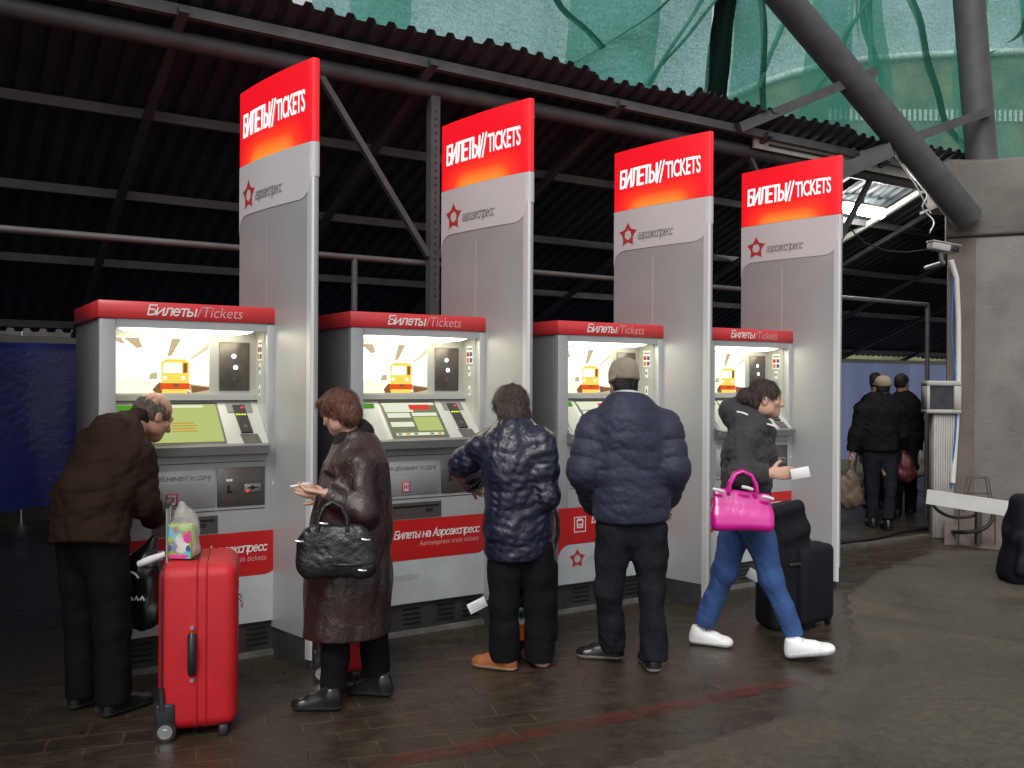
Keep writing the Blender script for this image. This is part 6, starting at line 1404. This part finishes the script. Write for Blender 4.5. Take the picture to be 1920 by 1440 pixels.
def suitcase(label, loc, rz, w, dep, h, m, trim, wheels_z=0.035, pole=0.22, group=None):
    """w = thickness seen from the side (local x, back at -x), dep = width (local y), side handle on the -y face"""
    t = thing('suitcase', label, 'suitcase', loc, rz, group); z0 = wheels_z; x0, x1, y0, y1 = -w / 2, w / 2, -dep / 2, dep / 2
    bm = bmesh.new(); bmesh.ops.create_cube(bm, size=1.0)
    for v in bm.verts: v.co = Vector((v.co.x * w, v.co.y * dep, z0 + (v.co.z + 0.5) * h))
    ed = [e for e in bm.edges]; bmesh.ops.bevel(bm, geom=ed, offset=min(w, dep) * 0.17, segments=5, profile=0.5, affect='EDGES')
    for v in bm.verts:
        if v.co.x > 0: v.co.x += 0.018 * math.cos((v.co.z - z0 - h / 2) / h * 2.6)
        v.co.y *= 1 + 0.03 * math.cos((v.co.z - z0 - h / 2) / h * 2.8)
    MB().bm(bm, 0, True).build('shell', m, t)
    # piping round both faces and the zip bands, as rounded loops following the shell's outline
    def loop(x, off, r, mt, nm):
        rr = min(w, dep) * 0.17; P = []
        for cx, cz, a0 in ((y1 - rr, z0 + h - rr, 0), (y0 + rr, z0 + h - rr, PI / 2), (y0 + rr, z0 + rr, PI), (y1 - rr, z0 + rr, 1.5 * PI)):
            for k in range(6):
                a = a0 + PI / 2 * k / 5; zz = cz + math.sin(a) * (rr + off); yy = (cx + math.cos(a) * (rr + off)) * (1 + 0.03 * math.cos((zz - z0 - h / 2) / h * 2.8)); P.append((x, yy, zz))
        MB().tube(P, r, 6, 0, False, True).build(nm, mt, t)
    loop(x0 + w * 0.06, -0.012, 0.006, M['black_plastic'], 'piping'); loop(x1 - w * 0.10, -0.010, 0.005, trim, 'piping')
    for x in (x0 + w * 0.50, x0 + w * 0.62): loop(x, 0.001, 0.004, trim, 'zip')
    # side handle
    hz = z0 + h * 0.47; mb = MB(); mb.tube([(x0 + w * 0.44, y0 * 1.03 - 0.002, hz - 0.085), (x0 + w * 0.44, y0 * 1.03 - 0.022, hz - 0.06), (x0 + w * 0.44, y0 * 1.03 - 0.026, hz), (x0 + w * 0.44, y0 * 1.03 - 0.022, hz + 0.06), (x0 + w * 0.44, y0 * 1.03 - 0.002, hz + 0.085)], 0.018, 8)
    sh_ = mb.build('side_handle', M['black_plastic'], t)
    for dz in (-0.115, 0.115): MB().disc((x0 + w * 0.44, y0 * 1.03 - 0.002, hz + dz), (0, 1, 0), 0.009, 0.012, 12).build('rivet', M['chrome'], sh_)
    mb = MB(); mb.tube([(x0 + w * 0.45, -0.09, z0 + h - 0.003), (x0 + w * 0.45, -0.07, z0 + h + 0.025), (x0 + w * 0.45, 0.07, z0 + h + 0.025), (x0 + w * 0.45, 0.09, z0 + h - 0.003)], 0.013, 8); mb.build('top_handle', M['black_plastic'], t)
    # telescopic handle at the back
    for y in (-0.09, 0.09): MB().tube([(x0 + 0.025, y, z0 + h - 0.05), (x0 + 0.025, y, z0 + h + pole)], 0.008, 10).build('pole', M['chrome'], t)
    mb = MB(); mb.tube([(x0 + 0.025, -0.115, z0 + h + pole), (x0 + 0.025, 0.115, z0 + h + pole)], 0.015, 10); mb.build('grip', M['black_plastic'], t)
    for y in (y0, y1):
        s = 1 if y > 0 else -1
        mb = MB(); mb.rbox((x0 - 0.01, y - 0.012 if s < 0 else y - 0.03, z0 - 0.012), (x0 + 0.075, y + 0.03 if s < 0 else y + 0.012, z0 + 0.13), 0.012, 2)
        mb.tube([(x0 + 0.02, y, z0 + 0.10), (x0 + 0.015, y, z0 + 0.20)], [0.02, 0.012], 8); mb.build('wheel_housing', M['black_plastic'], t)
        wy = y + s * 0.016
        wh = MB().disc((x0 + 0.035, wy, 0.045), (0, 1, 0), 0.045, 0.022, 24).build('wheel', M['black_plastic'], t)
        MB().disc((x0 + 0.035, wy + s * 0.010, 0.045), (0, 1, 0), 0.031, 0.008, 20).disc((x0 + 0.035, wy + s * 0.013, 0.045), (0, 1, 0), 0.012, 0.012, 12).build('rim', M['chrome'], wh)
        MB().rbox((x1 - 0.07, y - 0.015, 0.0), (x1 - 0.03, y + 0.015, z0 + 0.02), 0.006, 1).build('foot', M['black_plastic'], t)
    return t
p = G_(368, 1382) + np.array([-0.06, 0.22, 0])
sc = suitcase('large upright red suitcase standing in front of the bent man', p, 0.27, 0.325, 0.47, 0.725, M['case_red'], M['case_red_trim'], 0.03, 0.25)
mb = MB(); mb.tube([(0.17, -0.10, 0.60), (0.185, -0.10, 0.585), (0.185, -0.10, 0.555)], 0.006, 6); mb.tube([(0.175, -0.15, 0.585), (0.19, -0.15, 0.57), (0.188, -0.15, 0.54)], 0.006, 6); mb.build('zip_puller', M['chrome'], sc)

# party bag on top of the red suitcase, in a clear bag
bp = at(340, 1010, 4.22); bt = at(340, 1046, 4.22)[2]
gb = thing('gift_bag', 'small bright patterned party bag on top of the big red suitcase', 'gift bag', (bp[0], bp[1], bt), -0.05)
mb = MB(); hw, hh = 0.057, 0.155
mb.rbox((-hw, -0.03, 0), (hw, 0.03, hh), 0.006, 1, 0)
def blob(cx, cz, r, mi, k, sq=1.0):
    P = [(cx + r * math.cos(a) * (1 + 0.25 * math.sin(3 * a + k)), -0.0305 - 0.0004 * k, cz + sq * r * math.sin(a) * (1 + 0.2 * math.cos(2 * a + k))) for a in np.linspace(0, 2 * PI, 14, endpoint=False)]
    P = [(min(max(x, -hw + 0.002), hw - 0.002), y, min(max(z, 0.003), hh - 0.003)) for x, y, z in P]; mb.add(P, [tuple(range(14))], mi)
for i, (cx, cz, r, mi, sq) in enumerate(((-0.03, 0.12, 0.035, 1, 0.8), (0.04, 0.03, 0.032, 1, 1), (0.01, 0.07, 0.035, 2, 1.1), (-0.012, 0.135, 0.012, 3, 1), (0.045, 0.10, 0.024, 4, 1.2), (0.0, 0.012, 0.045, 4, 0.25), (-0.045, 0.05, 0.016, 5, 1), (-0.02, 0.06, 0.013, 5, 1.8), (0.045, 0.05, 0.012, 5, 1), (0.025, 0.115, 0.010, 6, 1), (-0.045, 0.085, 0.010, 0, 1))): blob(cx, cz, r, mi, i + 1, sq)
mb.build('paper_bag', [M['bag_lime'], M['bag_cyan'], M['bag_white'], M['bag_red'], M['bag_magenta'], M['bag_blue'], M['bag_orange']], gb)
F = Field((-0.15, -0.12, -0.02), (0.16, 0.12, 0.3), 0.005); F.cone((0.012, 0.01, 0.05), (0.012, 0.01, 0.15), 0.074, 0.062, 0.03, (0, 1, 0), 0.62); F.cone((0.012, 0.01, 0.15), (0.005, 0.0, 0.24), 0.05, 0.012, 0.03); F.ripple(0.008, 40, 5, (1, 1, 0.5), True); F.cut((0, 0, 0.002), (0, 0, -1))
F.build('clear_wrap', M['poly'], gb, np.zeros(3))

# black plastic bag with a white swirl, held by the bent man
bp = A_(268, 1090, 4.62)
F = Field(bp - 0.28, bp + 0.28, 0.006); F.cone(bp + [0, 0, -0.12], bp + [0, 0, 0.06], 0.115, 0.085, 0.04, (0.3, 1, 0), 0.5); F.cone(bp + [0, 0, 0.06], bp + [0.03, 0.05, 0.20], 0.06, 0.02, 0.04); F.ripple(0.010, 30, 8, (1, 1, 0.6), True)
pb_ = thing('plastic_bag', 'black plastic bag with white swirl hanging from the bent man\'s hand', 'bag', bp)
F.build('sack', M['shoe_black'], pb_, bp)
mb = MB(); c0 = np.array([-0.035, -0.072, 0.01])
mb.tube([c0 + [0.05 * math.cos(a) * (1 - a / 14), -0.004 - 0.010 * abs(math.sin(a)), 0.06 * math.sin(a) * (1 - a / 14)] for a in np.linspace(0.4, 5.2, 16)], 0.0055, 6)
for k in range(5): mb.tube([c0 + [-0.06 + 0.028 * k, -0.002, -0.085], c0 + [-0.05 + 0.028 * k, -0.004, -0.068], c0 + [-0.042 + 0.028 * k, -0.002, -0.088]], 0.005, 6)
mb.build('white_print', M['white_letter'], pb_)
o = MB().tube([(0, 0, 0), (0.05, -0.005, 0.02), (0.13, 0, 0.05)], [0.016, 0.02, 0.014], 8).build('rolled_paper', M['paper'], None, A_(260, 1058, 4.50)); tag(o, 'crumpled white paper beside the red suitcase handle', 'paper')

# leather handbag on the woman's arm
bp = A_(628, 1030, 4.30); hb = thing('handbag', 'black leather handbag hanging from the woman\'s forearm', 'handbag', bp, 0.08)
F = Field((-0.26, -0.15, -0.2), (0.26, 0.15, 0.2), 0.006)
F.cone((-0.115, 0, -0.075), (0.125, 0, -0.075), 0.062, 0.062, 0.03, (0, 1, 0), 0.8); F.cone((-0.10, 0, 0.02), (0.105, 0, 0.02), 0.075, 0.072, 0.05, (0, 1, 0), 0.55); F.cone((-0.08, 0, 0.085), (0.085, 0, 0.085), 0.035, 0.035, 0.04, (0, 1, 0), 0.45)
F.cut((0, 0, 0.112), (0, 0, 1), 0.01); F.cut((0, 0, -0.132), (0, 0, -1), 0.012); F.ripple(0.006, 26, 3); F.ripple(0.003, 60, 5, (1, 1, 1), True)
F.build('bag_body', M['leather_black'], hb, np.zeros(3))
for y in (-0.035, 0.035):
    mb = MB(); mb.tube([(-0.075, y, 0.09), (-0.07, y * 0.8, 0.15), (-0.045, y * 0.6, 0.20), (-0.01, y * 0.5, 0.22), (0.03, y * 0.6, 0.20), (0.055, y * 0.8, 0.15), (0.06, y, 0.09)], 0.0095, 8); mb.build('handle', M['leather_black'], hb)
for x, z in ((-0.155, 0.045), (0.145, 0.05), (0.13, -0.09), (-0.045, 0.125)):
    mb = MB(); mb.tube([(x - 0.018, -0.052, z + 0.004), (x, -0.058, z + 0.002), (x + 0.018, -0.05, z)], 0.006, 8); mb.build('buckle', M['chrome'], hb)
mb = MB(); mb.rbox((-0.005, -0.058, -0.07), (0.13, -0.050, -0.055), 0.004, 1); mb.build('strap', M['leather_black'], hb)

# small red case behind the woman
p = G_(628, 1262); suitcase('small red cabin case half hidden behind the woman\'s legs', (p[0] + 0.03, p[1] + 0.05, 0), 0.12, 0.26, 0.34, 0.46, M['case_red'], M['case_red_trim'], 0.03, 0.12)

# luggage in front of the navy coat
p = np.array([0.115, 5.58, 0]); suitcase('black suitcase beyond the tan boots, mostly hidden by the navy coat', p, 0.3, 0.24, 0.34, 0.50, M['case_black'], M['black_plastic'], 0.03, 0.24)
bp = np.array([0.165, 5.54, 0.565]); F = Field(bp - [0.25, 0.2, 0.02], bp + [0.25, 0.2, 0.42], 0.007); F.cone(bp + [0.0, 0, 0.10], bp + [0.0, 0, 0.22], 0.095, 0.080, 0.03, (0.3, 1, 0), 0.65); F.cut(bp + [0, 0, 0.004], (0, 0, -1)); F.ripple(0.006, 30, 6)
rb_ = thing('backpack', 'red and black backpack on top of the black suitcase, beside the navy coat', 'backpack', bp)
F.build('bag_body', M['case_red'], rb_, bp)
mb = MB(); mb.tube([(0.085, -0.06, 0.02), (0.112, -0.05, 0.10), (0.110, -0.04, 0.20), (0.08, -0.02, 0.28), (0.02, 0, 0.31)], 0.012, 8); mb.build('strap', M['black_plastic'], rb_)
bp = np.array([0.07, 5.34, 0.0]); cb = thing('gift_bag', 'orange and green patterned bag seen between the legs above the tan boots', 'gift bag', bp, 0.2)
mb = MB(); hw, hh = 0.085, 0.42
mb.rbox((-hw, -0.05, 0), (hw, 0.05, hh), 0.01, 1, 0)
def blob2(cx, cz, r, mi, k): mb.add([(cx + r * math.cos(a), -0.0505 - 0.0004 * k, cz + r * math.sin(a) * 1.1) for a in np.linspace(0, 2 * PI, 14, endpoint=False)], [tuple(range(14))], mi)
for i, (cx, cz, r, mi) in enumerate(((-0.02, 0.16, 0.055, 1), (-0.025, 0.24, 0.045, 2), (-0.02, 0.245, 0.024, 3), (-0.02, 0.245, 0.012, 4), (0.05, 0.22, 0.04, 1), (-0.05, 0.33, 0.03, 3), (0.03, 0.33, 0.035, 5), (-0.07, 0.08, 0.025, 3), (0.05, 0.10, 0.04, 2))): blob2(cx, cz, r, mi, i + 1)
mb.build('paper_bag', [M['case_black'], M['bag_orange'], M['bag_white'], M['bag_green'], M['black_plastic'], M['bag_yellow']], cb)
lp = A_(895, 1135, 5.30); lt = thing('luggage_tag', 'white paper luggage label sticking out beside the dark trousers', 'luggage label', lp)
mb = MB(); mb.rbox((-0.055, -0.001, -0.03), (0.055, 0.001, 0.03), 0.0009, 1, 0, Matrix.Rotation(-0.42, 4, 'Y') @ Matrix.Rotation(0.3, 4, 'Z')); mb.build('label_card', M['paper'], lt)
mb = MB(); Mx = Matrix.Rotation(-0.42, 4, 'Y') @ Matrix.Rotation(0.3, 4, 'Z')
for k in range(3): mb.box((-0.04, -0.0018, -0.015 + k * 0.013), (0.035 - 0.01 * k, -0.0012, -0.011 + k * 0.013), 0, Mx)
mb.build('print', M['faint_letter'], lt)

# pink patent handbag on the girl's arm
bp = A_(1392, 948, 5.14); pk = thing('handbag', 'glossy pink handbag hanging from the striding girl\'s arm', 'handbag', bp, -0.12)
F = Field((-0.24, -0.14, -0.19), (0.24, 0.14, 0.16), 0.006)
F.rbox((0, 0, -0.02), ((1, 0, 0), (0, 1, 0), (0.06, 0, 1)), (0.158, 0.052, 0.112), 0.022, 0.01); F.rbox((0.0, 0, -0.07), ((1, 0, 0), (0, 1, 0), (0, 0, 1)), (0.163, 0.072, 0.055), 0.03, 0.04); F.cut((0, -0.066, -0.055), (0.04, -0.89, 0.45), 0.02); F.cut((0, 0.066, -0.055), (0, 0.95, 0.31), 0.02); F.ripple(0.005, 20, 9)
F.build('bag_body', M['patent_pink'], pk, np.zeros(3))
for y in (-0.03, 0.03):
    mb = MB(); mb.tube([(-0.075, y, 0.075), (-0.07, y, 0.12), (-0.04, y * 0.8, 0.175), (0.0, y * 0.6, 0.19), (0.045, y * 0.8, 0.17), (0.07, y, 0.12), (0.075, y, 0.07)], 0.011, 8); mb.build('handle', M['patent_pink'], pk)
for x, z in ((-0.135, 0.085), (0.13, 0.05), (0.02, 0.10)):
    mb = MB(); mb.tube([(x - 0.028, -0.045, z + 0.008), (x, -0.055, z + 0.004), (x + 0.028, -0.045, z - 0.006)], 0.010, 8); mb.build('clasp', M['white_metal'], pk)

# black luggage behind the girl
p = np.array([1.90, 6.06, 0]); bs = suitcase('big black suitcase leaning behind the striding girl', p, -0.9, 0.24, 0.34, 0.50, M['case_black'], M['black_plastic'], 0.03, 0.1)
bp = np.array([1.76, 6.02, 0.0]); F = Field(bp - [0.3, 0.3, 0.02], bp + [0.35, 0.3, 1.0], 0.008)
F.rbox(bp + [0, 0, 0.34], ((1, 0.2, 0.03), (-0.2, 1, 0), (-0.03, 0, 1)), (0.150, 0.12, 0.35), 0.05, 0.03); F.rbox(bp + [0.0, -0.03, 0.68], ((1, 0.2, 0.25), (-0.2, 1, 0), (-0.25, 0, 1)), (0.125, 0.11, 0.12), 0.05, 0.04); F.cut(bp + [0, 0, 0.004], (0, 0, -1)); F.ripple(0.014, 18, 12)
db = thing('travel_bag', 'tall soft black travel bag with a silver pull handle behind the girl', 'travel bag', bp)
F.build('bag_body', M['case_black'], db, bp)
mb = MB(); mb.tube([(0.115, -0.06, 0.50), (0.10, -0.07, 0.62), (0.07, -0.06, 0.74), (0.05, -0.04, 0.80)], 0.014, 8); mb.tube([(0.155, -0.03, 0.48), (0.14, -0.04, 0.60), (0.11, -0.03, 0.72), (0.05, -0.04, 0.80)], 0.012, 8); mb.build('pull_handle', M['chrome'], db)
mb = MB(); mb.tube([(0.0, -0.135, 0.42), (0.06, -0.135, 0.43), (0.10, -0.12, 0.36), (0.11, -0.12, 0.30)], 0.012, 8); mb.build('carry_strap', M['black_plastic'], db)
lp = A_(1413, 1078, 5.75); o = MB().rbox((-0.04, -0.001, -0.032), (0.04, 0.001, 0.032), 0.0009, 1, 0, Matrix.Rotation(0.5, 4, 'Y')).build('luggage_tag', M['paper'], None, lp); tag(o, 'white luggage label between the blue jeans and the black bag', 'luggage label')

# bags carried by the walking men, and a luggage trolley beyond them
bp = A_(1592, 912, 10.15); F = Field(bp - 0.3, bp + 0.35, 0.010); F.cone(bp + [0, 0, -0.10], bp + [0, 0, 0.05], 0.15, 0.11, 0.04, (0, 1, 0), 0.5); F.cone(bp + [0, 0, 0.05], bp + [0.03, 0, 0.28], 0.06, 0.018, 0.05); F.ripple(0.012, 26, 5, (1, 1, 0.6), True)
M['bag_brown'] = mat('brown_carrier_bag', (0.11, 0.075, 0.055), 0.5, 0, 0.3, 8); M['bag_maroon'] = mat('maroon_carrier_bag', (0.10, 0.02, 0.02), 0.4, 0, 0.3, 8)
tag(F.build('carrier_bag', M['bag_brown'], None, np.zeros(3)), 'brown carrier bag hanging low in the left hand of the man in the cap', 'bag')
bp = A_(1700, 878, 10.3); F = Field(bp - 0.25, bp + 0.3, 0.010); F.cone(bp + [0, 0, -0.06], bp + [0, 0, 0.05], 0.10, 0.08, 0.04, (0, 1, 0), 0.6); F.cone(bp + [0, 0, 0.05], bp + [-0.03, 0, 0.17], 0.05, 0.018, 0.05); F.ripple(0.012, 28, 6, (1, 1, 0.6), True)
tag(F.build('carrier_bag', M['bag_maroon'], None, np.zeros(3)), 'dark red carrier bag in the right hand of the man in the cap', 'bag')
bp = A_(1728, 868, 10.9); F = Field(bp - 0.25, bp + 0.3, 0.010); F.cone(bp + [0, 0, -0.08], bp + [0, 0, 0.05], 0.085, 0.07, 0.04, (0, 1, 0), 0.6); F.cone(bp + [0, 0, 0.05], bp + [-0.03, 0, 0.14], 0.05, 0.018, 0.05); F.ripple(0.012, 28, 7, (1, 1, 0.6), True)
M['bag_pale'] = mat('pale_carrier_bag', (0.36, 0.31, 0.28), 0.4, 0, 0.3, 10)
tag(F.build('carrier_bag', M['bag_pale'], None, np.zeros(3)), 'pale carrier bag held by the man in the long coat', 'bag')
tp = A_(1665, 930, 13.0); tp[2] = 0; tr = thing('luggage_trolley', 'empty metal luggage trolley in front of the walking men', 'trolley', tp, 0.1)
mb = MB(); mb.tube([(-0.50, 0, 1.05), (0.52, 0, 1.05)], 0.022, 10); mb.build('push_bar', M['chrome'], tr)
for x in (-0.46, 0.48):
    MB().tube([(x, 0, 1.04), (x, -0.02, 0.6), (x, 0.12, 0.15)], 0.018, 8).build('side_frame', M['chrome'], tr)
mb = MB(); mb.rbox((-0.44, 0.1, 0.13), (0.46, 0.95, 0.17), 0.01, 1); mb.build('deck', M['rail'], tr)
mb = MB(); mb.rbox((-0.44, 0.02, 0.55), (0.46, 0.05, 0.75), 0.01, 1); mb.build('panel', M['lip'], tr)
for x, yv in ((-0.4, 0.15), (0.42, 0.15), (0.0, 0.85)): MB().disc((x, yv, 0.065), (1, 0, 0), 0.065, 0.03, 16).build('wheel', M['black_plastic'], tr)

# soft black bag cut off by the right edge
bp = np.array([4.02, 7.38, 0.0]); F = Field(bp - [0.3, 0.35, 0.02], bp + [0.45, 0.35, 0.9], 0.010)
F.rbox(bp + [0.09, 0, 0.33], ((1, 0, -0.16), (0, 1, 0), (0.16, 0, 1)), (0.19, 0.16, 0.36), 0.10, 0.03); F.rbox(bp + [0.05, -0.15, 0.22], ((1, 0, -0.16), (0, 1, 0), (0.16, 0, 1)), (0.15, 0.05, 0.16), 0.04, 0.02); F.cut(bp + [0, 0, 0.004], (0, 0, -1)); F.ripple(0.012, 20, 14)
tag(F.build('travel_bag', M['case_black'], None, np.zeros(3)), 'bulging black bag cut off by the right edge of the picture', 'travel bag')
